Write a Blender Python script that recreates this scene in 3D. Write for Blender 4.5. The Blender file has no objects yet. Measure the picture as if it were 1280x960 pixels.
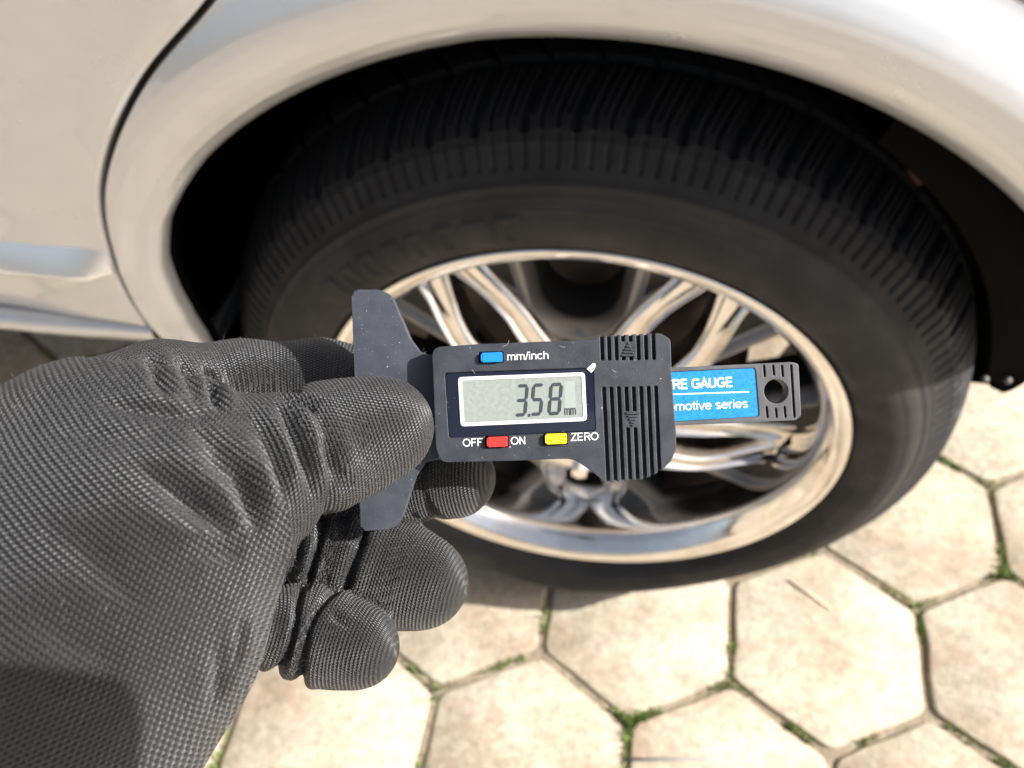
import bpy, bmesh, math, random
import numpy as np
from mathutils import Vector, Matrix
random.seed(7); rng = np.random.default_rng(7)
S = bpy.context.scene; COL = S.collection
R_ = math.radians
# ------------------------------------------------------------------ camera (metres; x runs along the car to its rear, y into the car, z up)
FPX = 1100.0
CAM = Vector((0.02310555, -0.4543906, 0.99199363))
AX = Vector((0.98746925, 0.15678079, -0.01800742))
AY = Vector((-0.1127797, 0.78089977, 0.61439099))
AZ = Vector((-0.11038669, 0.60466134, -0.7887962))
AZ.normalize(); AX = (AX - AZ*AX.dot(AZ)).normalized(); AY = AX.cross(-AZ) * 1.0
AY = (-AZ).cross(AX).normalized()
cd = bpy.data.cameras.new('camera'); cam = bpy.data.objects.new('camera', cd); COL.objects.link(cam)
cd.sensor_width = 36.0; cd.sensor_fit = 'HORIZONTAL'; cd.lens = 36.0*FPX/1280.0
cd.clip_start = 0.01; cd.clip_end = 500
M = Matrix((AX, AY, -AZ)).transposed().to_4x4(); M.translation = CAM
cam.matrix_world = M; S.camera = cam
cd.dof.use_dof = True; cd.dof.focus_distance = 0.219; cd.dof.aperture_fstop = 17.0
# ------------------------------------------------------------------ world and sun
SUN_EL, SUN_AZ = R_(37.0), R_(2.5)        # azimuth measured from +x towards the car (+y)
W = bpy.data.worlds.new('World'); S.world = W; W.use_nodes = True
nt = W.node_tree; nt.nodes.clear()
sky = nt.nodes.new('ShaderNodeTexSky'); sky.sky_type = 'NISHITA'; sky.sun_disc = False
sky.sun_elevation = SUN_EL; sky.sun_rotation = R_(90) - SUN_AZ
sky.air_density = 1.0; sky.dust_density = 5.0; sky.ozone_density = 0.6
bg = nt.nodes.new('ShaderNodeBackground'); bg.inputs[1].default_value = 0.078
wo = nt.nodes.new('ShaderNodeOutputWorld')
hz = nt.nodes.new('ShaderNodeHueSaturation'); hz.inputs['Saturation'].default_value = .62; hz.inputs['Value'].default_value = 1.1   # a hazy, pale sky
nt.links.new(sky.outputs[0], hz.inputs['Color']); nt.links.new(hz.outputs[0], bg.inputs[0]); nt.links.new(bg.outputs[0], wo.inputs[0])
sl = bpy.data.lights.new('sun', 'SUN'); sl.energy = 5.0; sl.angle = R_(0.53); sl.color = (1.0, 0.97, 0.93)
so = bpy.data.objects.new('sun', sl); COL.objects.link(so)
SD = Vector((math.cos(SUN_EL)*math.cos(SUN_AZ), math.cos(SUN_EL)*math.sin(SUN_AZ), math.sin(SUN_EL)))
so.rotation_euler = SD.to_track_quat('Z', 'Y').to_euler(); so.location = (3, 0, 4)
S.view_settings.view_transform = 'Standard'; S.view_settings.look = 'None'
S.view_settings.exposure = 1.05; S.view_settings.gamma = 1.0
S.cycles.use_denoising = True; S.cycles.max_bounces = 10; S.cycles.diffuse_bounces = 5

# ------------------------------------------------------------------ helpers
def tag(o, label=None, cat=None, group=None, kind=None):
    if label: o['label'] = label
    if cat: o['category'] = cat
    if group: o['group'] = group
    if kind: o['kind'] = kind
    return o
def link(name, me, mat=None, parent=None, smooth=False):
    o = bpy.data.objects.new(name, me); COL.objects.link(o)
    if mat and not me.materials: me.materials.append(mat)
    if parent: o.parent = parent
    if smooth:
        me.polygons.foreach_set('use_smooth', [True]*len(me.polygons))
    return o
def empty(name, loc=(0, 0, 0), parent=None):
    o = bpy.data.objects.new(name, None); COL.objects.link(o); o.location = loc; o.empty_display_size = .05
    if parent: o.parent = parent
    return o
def pydata(name, v, f, mat=None, parent=None, smooth=False):
    me = bpy.data.meshes.new(name); me.from_pydata([tuple(map(float, p)) for p in v], [], f); me.update()
    return link(name, me, mat, parent, smooth)
def npmesh(name, V, F):
    V = np.asarray(V, np.float32); F = np.asarray(F, np.int32); k = F.shape[1]
    me = bpy.data.meshes.new(name); me.vertices.add(len(V)); me.vertices.foreach_set('co', V.ravel())
    me.loops.add(F.size); me.loops.foreach_set('vertex_index', F.ravel())
    me.polygons.add(len(F)); me.polygons.foreach_set('loop_start', np.arange(len(F), dtype=np.int32)*k)
    me.update(calc_edges=True); me.validate()
    return me
def bmlink(name, bm, mat=None, parent=None, smooth=False, angle=None):
    bmesh.ops.recalc_face_normals(bm, faces=bm.faces)
    me = bpy.data.meshes.new(name); bm.to_mesh(me); bm.free()
    o = link(name, me, mat, parent, smooth)
    if angle is not None: sharp(me, angle)
    return o
def sharp(me, deg):
    me.polygons.foreach_set('use_smooth', [True]*len(me.polygons))
    me.set_sharp_from_angle(angle=R_(deg))
def grid_faces(nu, nv, wrap_u=False, wrap_v=False):
    i = np.arange(nu if wrap_u else nu-1); j = np.arange(nv if wrap_v else nv-1)
    I, J = np.meshgrid(i, j, indexing='ij'); I2 = (I+1) % nu; J2 = (J+1) % nv
    return np.stack([I*nv+J, I2*nv+J, I2*nv+J2, I*nv+J2], -1).reshape(-1, 4)
def box_bm(bm, x0, x1, y0, y1, z0, z1):
    r = bmesh.ops.create_cube(bm, size=1.0)
    for v in r['verts']:
        v.co = Vector(((x0+x1)/2+v.co.x*(x1-x0), (y0+y1)/2+v.co.y*(y1-y0), (z0+z1)/2+v.co.z*(z1-z0)))
    return r['verts']
def box(name, d, mat, parent=None, bev=0.0):
    bm = bmesh.new(); box_bm(bm, *d)
    if bev: bmesh.ops.bevel(bm, geom=list(bm.edges), offset=bev, segments=3, profile=.5, affect='EDGES')
    return bmlink(name, bm, mat, parent, angle=35)
def poly_prism(bm, pts0, w0, pts1, w1, bevel=0.0, seg=3):
    """prism between outline pts0 at height w0 (back) and pts1 at w1 (front), front edge bevelled"""
    n = len(pts0)
    b = [bm.verts.new((p[0], p[1], w0)) for p in pts0]; t = [bm.verts.new((p[0], p[1], w1)) for p in pts1]
    ft = bm.faces.new(t); fb = bm.faces.new(b[::-1])
    for i in range(n): bm.faces.new((b[i], b[(i+1) % n], t[(i+1) % n], t[i]))
    if bevel:
        ee = [e for e in ft.edges]
        bmesh.ops.bevel(bm, geom=ee, offset=bevel, segments=seg, profile=.5, affect='EDGES')
def round_poly(pts, segs=5):
    """pts: (x, y, r) corners, counter clockwise or not; returns rounded outline"""
    out = []; n = len(pts)
    for i in range(n):
        p = Vector(pts[i][:2]); r = pts[i][2] if len(pts[i]) > 2 else 0
        a = Vector(pts[i-1][:2]); b = Vector(pts[(i+1) % n][:2])
        if r <= 0: out.append(tuple(p)); continue
        da = (a-p).normalized(); db = (b-p).normalized()
        ang = da.angle(db); d = min(r/math.tan(ang/2), (a-p).length*.49, (b-p).length*.49)
        A = p+da*d; B = p+db*d
        for k in range(segs+1):
            t = k/segs; q = A*(1-t)**2+p*2*t*(1-t)+B*t*t; out.append((q.x, q.y))
    return out
def tube(bm, pts, rad, n=8, cap=True):
    pts = [Vector(p) for p in pts]; rings = []
    rad = rad if isinstance(rad, (list, tuple)) else [rad]*len(pts)
    for i, p in enumerate(pts):
        t = (pts[min(i+1, len(pts)-1)]-pts[max(i-1, 0)]).normalized()
        a = t.cross(Vector((0, 0, 1)));  a = a if a.length > .1 else t.cross(Vector((1, 0, 0)))
        a.normalize(); b = t.cross(a)
        rings.append([bm.verts.new(p+(a*math.cos(2*math.pi*k/n)+b*math.sin(2*math.pi*k/n))*rad[i]) for k in range(n)])
    for i in range(len(rings)-1):
        for k in range(n): bm.faces.new((rings[i][k], rings[i][(k+1) % n], rings[i+1][(k+1) % n], rings[i+1][k]))
    if cap: bm.faces.new(rings[0][::-1]); bm.faces.new(rings[-1])
def lathe_y(prof, n=96, closed=False):
    """profile (r, y) turned about the y axis"""
    P = np.array(prof); th = np.linspace(0, 2*np.pi, n, endpoint=False)
    V = np.stack([P[None, :, 0]*np.cos(th)[:, None], np.repeat(P[None, :, 1], n, 0), P[None, :, 0]*np.sin(th)[:, None]], -1).reshape(-1, 3)
    return V, grid_faces(n, len(P), wrap_u=True, wrap_v=closed)
def chaikin(pts, k=2):
    p = np.array(pts, float)
    for _ in range(k):
        q = np.empty((2*len(p)-2, p.shape[1])); q[0::2] = p[:-1]*.75+p[1:]*.25; q[1::2] = p[:-1]*.25+p[1:]*.75
        p = np.vstack([p[:1], q, p[-1:]])
    return p
def resample(pts, n):
    p = np.array(pts, float); d = np.r_[0, np.cumsum(np.linalg.norm(np.diff(p, axis=0), axis=1))]
    t = np.linspace(0, d[-1], n); return np.stack([np.interp(t, d, p[:, k]) for k in range(p.shape[1])], 1)
def evaluated(o):
    dg = bpy.context.evaluated_depsgraph_get(); dg.update()
    return bpy.data.meshes.new_from_object(o.evaluated_get(dg))

# ------------------------------------------------------------------ materials
class N:
    def __init__(s, name):
        s.m = bpy.data.materials.new(name); s.m.use_nodes = True; s.t = s.m.node_tree
        s.b = s.t.nodes['Principled BSDF']
    def n(s, typ, **kw):
        x = s.t.nodes.new(typ)
        for k, v in kw.items():
            if isinstance(k, str) and hasattr(x, k): setattr(x, k, v)
        return x
    def l(s, a, b): s.t.links.new(a, b)
    def set(s, **kw):
        for k, v in kw.items():
            k = k.replace('_', ' ').title().replace('Ior', 'IOR')
            s.b.inputs[k].default_value = v if not (isinstance(v, tuple) and len(v) == 3) else (*v, 1)
        return s
    def coord(s, kind='Object'):
        return s.n('ShaderNodeTexCoord').outputs[kind]
    def noise(s, scale, detail=4, rough=.55, vec=None, dist=0):
        x = s.n('ShaderNodeTexNoise'); x.inputs['Scale'].default_value = scale; x.inputs['Detail'].default_value = detail
        x.inputs['Roughness'].default_value = rough; x.inputs['Distortion'].default_value = dist
        s.l(vec if vec is not None else s.coord(), x.inputs['Vector']); return x.outputs['Fac']
    def ramp(s, fac, stops):
        x = s.n('ShaderNodeValToRGB'); e = x.color_ramp.elements
        while len(e) < len(stops): e.new(.5)
        for k, (p, c) in enumerate(stops):
            e[k].position = p; e[k].color = (*c, 1) if isinstance(c, tuple) else (c, c, c, 1)
        s.l(fac, x.inputs[0]); return x.outputs[0]
    def mix(s, fac, a, b, mode='MIX'):
        x = s.n('ShaderNodeMix'); x.data_type = 'RGBA'; x.blend_type = mode
        for sock, v in ((x.inputs[0], fac), (x.inputs[6], a), (x.inputs[7], b)):
            if hasattr(v, 'is_output'): s.l(v, sock)
            else: sock.default_value = v if not isinstance(v, tuple) else (*v, 1)
        return x.outputs[2]
    def math(s, op, a, b=None, c=None):
        x = s.n('ShaderNodeMath'); x.operation = op
        for k, v in enumerate((a, b, c)):
            if v is None: continue
            if hasattr(v, 'is_output'): s.l(v, x.inputs[k])
            else: x.inputs[k].default_value = v
        return x.outputs[0]
    def bump(s, h, strength=.3, dist=.001, normal=None):
        x = s.n('ShaderNodeBump'); x.inputs['Strength'].default_value = strength; x.inputs['Distance'].default_value = dist
        s.l(h, x.inputs['Height'])
        if normal is not None: s.l(normal, x.inputs['Normal'])
        return x.outputs[0]
    def bevel(s, r):
        x = s.n('ShaderNodeBevel'); x.samples = 4; x.inputs[0].default_value = r; return x.outputs[0]
    def normal(s, o): s.l(o, s.b.inputs['Normal'])
    def color(s, o): s.l(o, s.b.inputs['Base Color'])
    def roughness(s, o): s.l(o, s.b.inputs['Roughness'])
MAT = {}
def simple(name, col, rough=.5, metal=0.0, **kw):
    x = N(name); x.set(base_color=col, roughness=rough, metallic=metal, **kw); MAT[name] = x.m; return x.m
def mat_paint():
    x = N('pearl paint'); x.set(metallic=.5, roughness=.30, coat_weight=1.0, coat_roughness=.02)
    d = x.noise(9, 6, .6); c = x.ramp(d, [(.3, (.575, .585, .595)), (.75, (.62, .635, .65))]); x.color(c)
    x.roughness(x.ramp(x.noise(30, 5, .65), [(.3, .26), (.7, .4)]))
    x.normal(x.bump(x.noise(2.2, 2, .5), .025, .02)); MAT['paint'] = x.m
def mat_rubber():
    x = N('tyre rubber'); x.set(specular_ior_level=.35)
    a = x.noise(14, 6, .62); c = x.ramp(a, [(.30, (.012, .012, .013)), (.55, (.019, .0185, .0185)), (.80, (.042, .039, .036))])
    co = x.n('ShaderNodeSeparateXYZ'); x.l(x.coord(), co.inputs[0])
    rr = x.math('SQRT', x.math('ADD', x.math('MULTIPLY', co.outputs[0], co.outputs[0]), x.math('MULTIPLY', co.outputs[2], co.outputs[2])))
    dust = x.n('ShaderNodeMapRange'); x.l(rr, dust.inputs[0]); dust.inputs[1].default_value = .284; dust.inputs[2].default_value = .300  # tread mask by radius: carries painted arch shade, not dust
    ridge = x.math('POWER', 2.718, x.math('MULTIPLY', x.math('POWER', x.math('DIVIDE', x.math('SUBTRACT', rr, .281), .0065), 2.0), -1.0))
    c = x.mix(x.math('MULTIPLY', ridge, x.ramp(x.noise(18, 5, .65), [(.3, .15), (.7, .7)])), c, (.048, .043, .038))
    c = x.mix(dust.outputs[0], c, (.0115, .012, .0138)); x.color(c)  # tread colour darkened to stand in for shade inside the arch
    x.roughness(x.ramp(x.noise(40, 4), [(.3, .55), (.7, .8)]))
    x.normal(x.bump(x.noise(420, 3), .25, .0006)); MAT['rubber'] = x.m
def mat_chrome():
    x = N('chrome wheel'); x.set(metallic=1.0)
    a = x.noise(26, 6, .65); c = x.ramp(a, [(.36, (.90, .875, .845)), (.80, (.70, .64, .57))]); x.color(c)
    x.roughness(x.ramp(x.noise(60, 5, .6), [(.35, .07), (.75, .24)]))
    x.normal(x.bump(x.noise(35, 3), .05, .002)); MAT['chrome'] = x.m
def mat_paver(name, c0, c1, c2):
    x = N(name); x.set(specular_ior_level=.25)
    oi = x.n('ShaderNodeObjectInfo'); add = x.n('ShaderNodeVectorMath'); add.operation = 'ADD'
    g = x.n('ShaderNodeNewGeometry'); rn = x.n('ShaderNodeCombineXYZ'); x.l(oi.outputs['Random'], rn.inputs[2])
    sc = x.n('ShaderNodeVectorMath'); sc.operation = 'SCALE'; sc.inputs['Scale'].default_value = 40; x.l(rn.outputs[0], sc.inputs[0])
    x.l(g.outputs['Position'], add.inputs[0]); x.l(sc.outputs[0], add.inputs[1]); v = add.outputs[0]
    big = x.ramp(x.noise(11, 5, .6, v), [(.32, c0), (.52, c1), (.72, c2)])
    fine = x.ramp(x.noise(95, 6, .7, v), [(.33, .62), (.60, 1.08)])
    c = x.mix(.75, big, fine, 'MULTIPLY')
    st = x.ramp(x.noise(24, 5, .7, v, 1.2), [(.50, 0.0), (.66, 1.0)])
    c = x.mix(x.math('MULTIPLY', st, .42), c, (.37, .235, .165))
    tint = x.n('ShaderNodeHueSaturation'); x.l(c, tint.inputs['Color'])
    x.l(x.math('MULTIPLY_ADD', oi.outputs['Random'], .16, .91), tint.inputs['Value']); 
    pv = x.n('ShaderNodeTexVoronoi'); pv.inputs['Scale'].default_value = 230; x.l(v, pv.inputs['Vector'])
    pit = x.math('MULTIPLY', x.ramp(pv.outputs['Distance'], [(.10, 1.0), (.24, 0.0)]), x.ramp(x.noise(38, 3, .6, v), [(.50, 0.0), (.62, 1.0)]))
    spk = x.ramp(x.noise(480, 3, .7, v), [(.30, .58), (.46, 1.0), (.62, 1.0), (.72, 1.2)])
    c2 = x.mix(1.0, tint.outputs[0], spk, 'MULTIPLY'); c2 = x.mix(x.math('MULTIPLY', pit, .7), c2, (.17, .125, .09)); x.color(c2)
    x.set(roughness=.88)
    h = x.mix(.5, x.noise(160, 6, .7, v), x.noise(40, 4, .6, v))
    x.normal(x.bump(h, .75, .0022)); return x.m
def mat_gauge(name, col, speck=True, rough=.46):
    x = N(name); x.set(specular_ior_level=.5)
    n1 = x.noise(2600, 2, .6); n2 = x.noise(130, 5, .65)
    c = x.mix(x.ramp(n2, [(.35, 0.0), (.75, .6)]), col, tuple(min(1, q*1.8+.014) for q in col))
    if speck:
        vv = x.n('ShaderNodeTexVoronoi'); vv.inputs['Scale'].default_value = 520; x.l(x.coord(), vv.inputs['Vector'])
        sp = x.ramp(vv.outputs['Distance'], [(.05, 1.0), (.11, 0.0)])
        ms = x.math('MULTIPLY', sp, x.ramp(x.noise(700, 2), [(.52, 0.0), (.60, .85)]))
        c = x.mix(ms, c, (.42, .41, .40))
    x.color(c); x.roughness(x.ramp(n2, [(.3, rough-.06), (.7, rough+.1)]))
    x.normal(x.bump(n1, .5, .00012, x.bevel(.00034))); MAT[name] = x.m; return x.m
def mat_knit():
    x = N('black knit'); x.set(roughness=.48, specular_ior_level=.55, sheen_weight=.15, sheen_roughness=.35)
    x.b.inputs['Sheen Tint'].default_value = (.75, .77, .82, 1)
    uv = x.n('ShaderNodeUVMap'); uv.uv_map = 'knit'
    # slight wobble so that the rows do not run ruler-straight
    wob = x.n('ShaderNodeTexNoise'); wob.inputs['Scale'].default_value = 90; wob.inputs['Detail'].default_value = 3; x.l(x.coord(), wob.inputs['Vector'])
    ws = x.n('ShaderNodeVectorMath'); ws.operation = 'MULTIPLY_ADD'; x.l(wob.outputs['Color'], ws.inputs[0])
    ws.inputs[1].default_value = (.7, 1.1, 0); x.l(uv.outputs[0], ws.inputs[2])
    sep = x.n('ShaderNodeSeparateXYZ'); x.l(ws.outputs[0], sep.inputs[0])
    a, b = sep.outputs[0], sep.outputs[1]
    # rows of loops: every row a rounded rib, the loops of neighbouring rows staggered
    fa = x.math('FRACT', a); row = x.math('FLOOR', a)
    par = x.math('MULTIPLY', x.math('FLOORED_MODULO', row, 2.0), .5)
    lp = x.math('MULTIPLY_ADD', x.math('SINE', x.math('MULTIPLY', x.math('ADD', b, par), 2*math.pi)), .5, .5)
    bend = x.math('MULTIPLY', x.math('SUBTRACT', lp, .5), .30)
    fa2 = x.math('FRACT', x.math('ADD', a, bend))
    rib = x.math('POWER', x.math('SINE', x.math('MULTIPLY', fa2, math.pi)), .75)
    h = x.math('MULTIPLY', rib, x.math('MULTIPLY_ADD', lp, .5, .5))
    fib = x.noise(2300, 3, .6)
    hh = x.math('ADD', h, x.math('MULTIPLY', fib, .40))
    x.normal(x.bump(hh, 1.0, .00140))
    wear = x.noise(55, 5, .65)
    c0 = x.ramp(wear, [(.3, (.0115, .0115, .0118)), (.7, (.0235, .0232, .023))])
    c = x.mix(x.ramp(hh, [(.18, .9), (.75, 0.0)]), c0, (.006, .006, .0065))  # gaps between the loops darkened in the colour, painted shade
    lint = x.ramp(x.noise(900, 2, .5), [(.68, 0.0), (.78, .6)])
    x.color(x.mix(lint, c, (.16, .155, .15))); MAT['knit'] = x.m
mat_paint(); mat_rubber(); mat_chrome(); mat_knit()
simple('trim chrome', (.88, .90, .93), .18, .75)
simple('black liner', (.004, .004, .005), .8, specular_ior_level=0.0)
simple('liner grey', (.011, .0105, .0095), .75, specular_ior_level=0.0); simple('gap rubber', (.006, .006, .007), .6)
x = N('brake dust metal'); x.set(metallic=.6, roughness=.5); x.color(x.ramp(x.noise(24, 6, .65), [(.3, (.05, .046, .043)), (.7, (.12, .095, .078))])); MAT['barrel'] = x.m
simple('disc iron', (.09, .075, .065), .5, .8)
simple('dark metal', (.05, .05, .052), .45, .6)
simple('rust red', (.16, .06, .045), .75)
simple('glass', (.02, .025, .025), .03); simple('seam', (.26, .21, .165), .7)
simple('screw zinc', (.16, .15, .14), .65, .3)
mat_gauge('gauge plastic', (.022, .025, .032)); mat_gauge('gauge base', (.036, .040, .051)); mat_gauge('beam plastic', (.055, .055, .059))
simple('bezel gloss', (.010, .012, .022), .10)
simple('white print', (.68, .69, .70), .5); simple('lcd ink', (.035, .045, .055), .4)
simple('lcd pale', (.285, .32, .305), .3)
x = N('lcd glass'); x.set(roughness=.16); x.color(x.ramp(x.noise(900, 3), [(.35, (.228, .250, .232)), (.65, (.268, .290, .270))])); MAT['lcd'] = x.m
simple('button blue', (.01, .20, .62), .35); simple('button red', (.55, .035, .03), .35); simple('button yellow', (.72, .58, .02), .35)
x = N('blue label'); x.set(roughness=.42); x.color(x.ramp(x.noise(1500, 3, .7), [(.35, (.003, .145, .42)), (.68, (.010, .25, .56))])); MAT['blue label'] = x.m
simple('phone shell', (.02, .02, .025), .3); simple('phone glass', (.01, .01, .012), .05)
x = N('soil'); x.color(x.ramp(x.noise(60, 6, .7), [(.3, (.16, .125, .085)), (.7, (.34, .28, .20))])); x.set(roughness=.95); x.normal(x.bump(x.noise(220, 5), .8, .004)); MAT['soil'] = x.m
x = N('grass'); x.set(roughness=.6, specular_ior_level=.25); g = x.n('ShaderNodeNewGeometry'); x.color(x.ramp(g.outputs['Random Per Island'], [(0, (.08, .16, .03)), (.5, (.16, .27, .05)), (.75, (.26, .28, .10)), (1, (.42, .36, .20))])); MAT['grass'] = x.m
x = N('far ground'); x.color(x.ramp(x.noise(3, 6), [(.3, (.36, .29, .21)), (.7, (.46, .38, .29))])); x.set(roughness=.95); MAT['far ground'] = x.m
x = N('twig bark'); x.color(x.ramp(x.noise(200, 4), [(.3, (.52, .38, .27)), (.7, (.66, .53, .40))])); x.set(roughness=.8); MAT['twig'] = x.m
MAT['line grey'] = simple('line grey', (.20, .195, .195), .6)
PAV = mat_paver('concrete paver', (.355, .288, .208), (.475, .410, .315), (.55, .492, .396))

# ------------------------------------------------------------------ ground and paving
HC = np.array([-0.02313934, -0.10693025]); HS = 0.12515858; HA = R_(-0.77)
g = 60.0
ground = pydata('ground', [(-g, -g, -.03), (g, -g, -.03), (g, g, -.03), (-g, g, -.03)], [(0, 1, 2, 3)], MAT['far ground']); tag(ground, kind='structure')
pave = pydata('pavement', [(-7, -7, -.0055), (7, -7, -.0055), (7, 7, -.0055), (-7, 7, -.0055)], [(0, 1, 2, 3)], MAT['soil']); tag(pave, kind='structure')
def hexpt(i, j):   # grid coordinates (half widths, sides) -> world
    p = np.array([i*math.sqrt(3)/2*HS, j*HS]); c, s = math.cos(HA), math.sin(HA)
    return np.array([c*p[0]-s*p[1], s*p[0]+c*p[1]])+HC
def paver_mesh(seed):
    r = np.random.default_rng(seed); top = []; n = 5
    rad = HS-.0050
    cor = [np.array([math.cos(R_(30+60*k)), math.sin(R_(30+60*k))])*rad for k in range(6)]
    ring = []
    for k in range(6):
        a, b = cor[k], cor[(k+1) % 6]
        for t in (.045, .35, .65, .955):
            p = a*(1-t)+b*t; nrm = p/np.linalg.norm(p); ring.append(p+nrm*r.normal(0, .0009))
    ring = np.array(ring); m = len(ring); V = []; F = []
    for sc, z in ((1.0, -.03), (1.0, -.0045), (.985, -.0012), (.958, 0.0)):
        for p in ring: V.append((p[0]*sc, p[1]*sc, z+(r.normal(0, .0003) if z > -.01 else 0)))
    for q in range(3):
        for k in range(m): F.append((q*m+k, q*m+(k+1) % m, (q+1)*m+(k+1) % m, (q+1)*m+k))
    F.append(tuple(range(3*m, 4*m)))
    me = bpy.data.meshes.new('paver'); me.from_pydata([tuple(map(float, v)) for v in V], [], F); me.materials.append(PAV); me.update(); sharp(me, 30)
    return me
pmesh = [paver_mesh(s) for s in range(8)]
cells = []
for row in range(-30, 31):
    for cidx in range(-40, 41):
        i = cidx*2+(row % 2); j = row*1.5
        # cell centres: verts at (0,.25),(1,-.25) belong to hexes centred (0,-.75)->row offsets
        c = hexpt(i, j-.75); 
        if abs(c[0]) < 6.5 and abs(c[1]) < 6.5: cells.append((float(np.hypot(c[0]-.1, c[1]-.15)), c))
cells.sort(key=lambda q: q[0])
far_bm = bmesh.new(); 
for k, (d, c) in enumerate(cells):
    if k < 220:
        o = bpy.data.objects.new('paver', pmesh[rng.integers(8)]); COL.objects.link(o); o.parent = pave
        o.location = (c[0], c[1], rng.normal(0, .0009)); o.rotation_euler = (rng.normal(0, .004), rng.normal(0, .004), HA+R_(60)*rng.integers(6))
    else:
        vs = []
        for q in range(6):
            a = R_(30+60*q)+HA; vs.append((c[0]+(HS-.006)*math.cos(a), c[1]+(HS-.006)*math.sin(a)))
        t = [far_bm.verts.new((p[0], p[1], 0)) for p in vs]; b = [far_bm.verts.new((p[0], p[1], -.01)) for p in vs]
        far_bm.faces.new(t)
        for q in range(6): far_bm.faces.new((b[q], b[(q+1) % 6], t[(q+1) % 6], t[q]))
fo = bmlink('outer_pavers', far_bm, PAV, pave); tag(fo, kind='stuff')
# grass in the joints
def grass():
    V = []; F = []
    def blade(x, y, h, lean):
        a = rng.uniform(0, 6.283); w = rng.uniform(.0005, .0012); dx, dy = math.cos(a), math.sin(a); b = a+rng.normal(1.57, .5)
        n = len(V); lx, ly = math.cos(b)*lean, math.sin(b)*lean; z0 = -.0055
        V.extend([(x-dx*w, y-dy*w, z0), (x+dx*w, y+dy*w, z0), (x+lx*.4-dx*w*.7, y+ly*.4-dy*w*.7, z0+h*.6), (x+lx*.4+dx*w*.7, y+ly*.4+dy*w*.7, z0+h*.6), (x+lx, y+ly, z0+h)])
        F.append((n, n+1, n+3, n+2)); F.append((n+2, n+3, n+4))
    verts = set()
    for row in range(-6, 12):
        for i in range(-14, 20):
            j = row*1.5+(.25 if (i+row) % 2 == 0 else -.25)
            p = hexpt(i, j)
            if -.8 < p[0] < .95 and -.45 < p[1] < .75:
                dens = rng.choice([0, .2, .5, 1.0], p=[.28, .36, .22, .14]); n = int(170*dens)
                for _ in range(n):
                    s = abs(rng.normal(0, .013)); d = rng.integers(3); up = (i+row) % 2 == 0
                    ang = HA+R_((90 if up else -90)+120*d); o = rng.normal(0, .0022)
                    blade(p[0]+math.cos(ang)*s-math.sin(ang)*o, p[1]+math.sin(ang)*s+math.cos(ang)*o, rng.uniform(.007, .019), rng.uniform(.001, .010))
                for d in range(3):
                    up = (i+row) % 2 == 0; ang = HA+R_((90 if up else -90)+120*d)
                    for q in range(rng.choice([0, 1, 2, 3], p=[.45, .3, .17, .08])):
                        s0 = rng.uniform(.01, .06); m = rng.integers(8, 34)
                        for _ in range(m):
                            s = s0+rng.normal(0, .009); o = rng.normal(0, .002)
                            if 0 < s < HS*.6: blade(p[0]+math.cos(ang)*s-math.sin(ang)*o, p[1]+math.sin(ang)*s+math.cos(ang)*o, rng.uniform(.006, .0145), rng.uniform(.001, .007))
    me = bpy.data.meshes.new('joint_grass'); me.from_pydata([tuple(map(float, v)) for v in V], [], F); me.update()
    tag(link('joint_grass', me, MAT['grass']), 'short green and straw coloured grass growing in the paver joints', 'grass', kind='stuff')
grass()
bm = bmesh.new(); tube(bm, [(.262, .056, .0002), (.285, .043, .0004), (.312, .026, .0002)], [.0012, .0019, .0016], 7)
tag(bmlink('twig', bm, MAT['twig'], smooth=True), 'short brown twig lying on the paver in front of the tyre', 'twig')
bm = bmesh.new(); tube(bm, [(.085, -.1800, .0016), (.125, -.1735, .0016), (.171, -.1660, .0016)], [.0017, .0018, .0016], 6)  # thin grey line across the paver
tag(bmlink('grey_line', bm, MAT['line grey'], smooth=True), 'thin grey line lying on the paver at the bottom edge', 'wire')

# ------------------------------------------------------------------ the car
HUB = 0.3336
car = empty('parked_car', (0, 0.75, 0))
tag(car, 'pearl white parked car seen at its rear wheel arch and back door', 'car')
CI = Matrix.Translation((0, -.75, 0))
def cpart(name, V, F, mat, parent=car, smooth=True, angle=None):
    V = np.asarray(V, float).copy(); V[:, 1] -= .75
    me = npmesh(name, V, F) if not isinstance(F, list) else None
    if me is None:
        me = bpy.data.meshes.new(name); me.from_pydata([tuple(map(float, v)) for v in V], [], F); me.update()
    o = link(name, me, mat, parent, smooth)
    if angle: sharp(me, angle)
    return o
AC = np.array([0, .345])
def arch_R(th): return np.interp(th, [-20, 17, 100, 120, 131, 142.4, 148.5, 153.8, 159.6, 167.7, 180], [.393, .3935, .3955, .3905, .3875, .3800, .3703, .3592, .3481, .3386, .330])
def door_y(x, z):
    return np.interp(z, [.37, .40, .43, .46, .50, .54, .68, .85, .99], [.014, .002, -.014, -.031, -.041, -.047, -.047, -.040, -.020])
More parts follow.
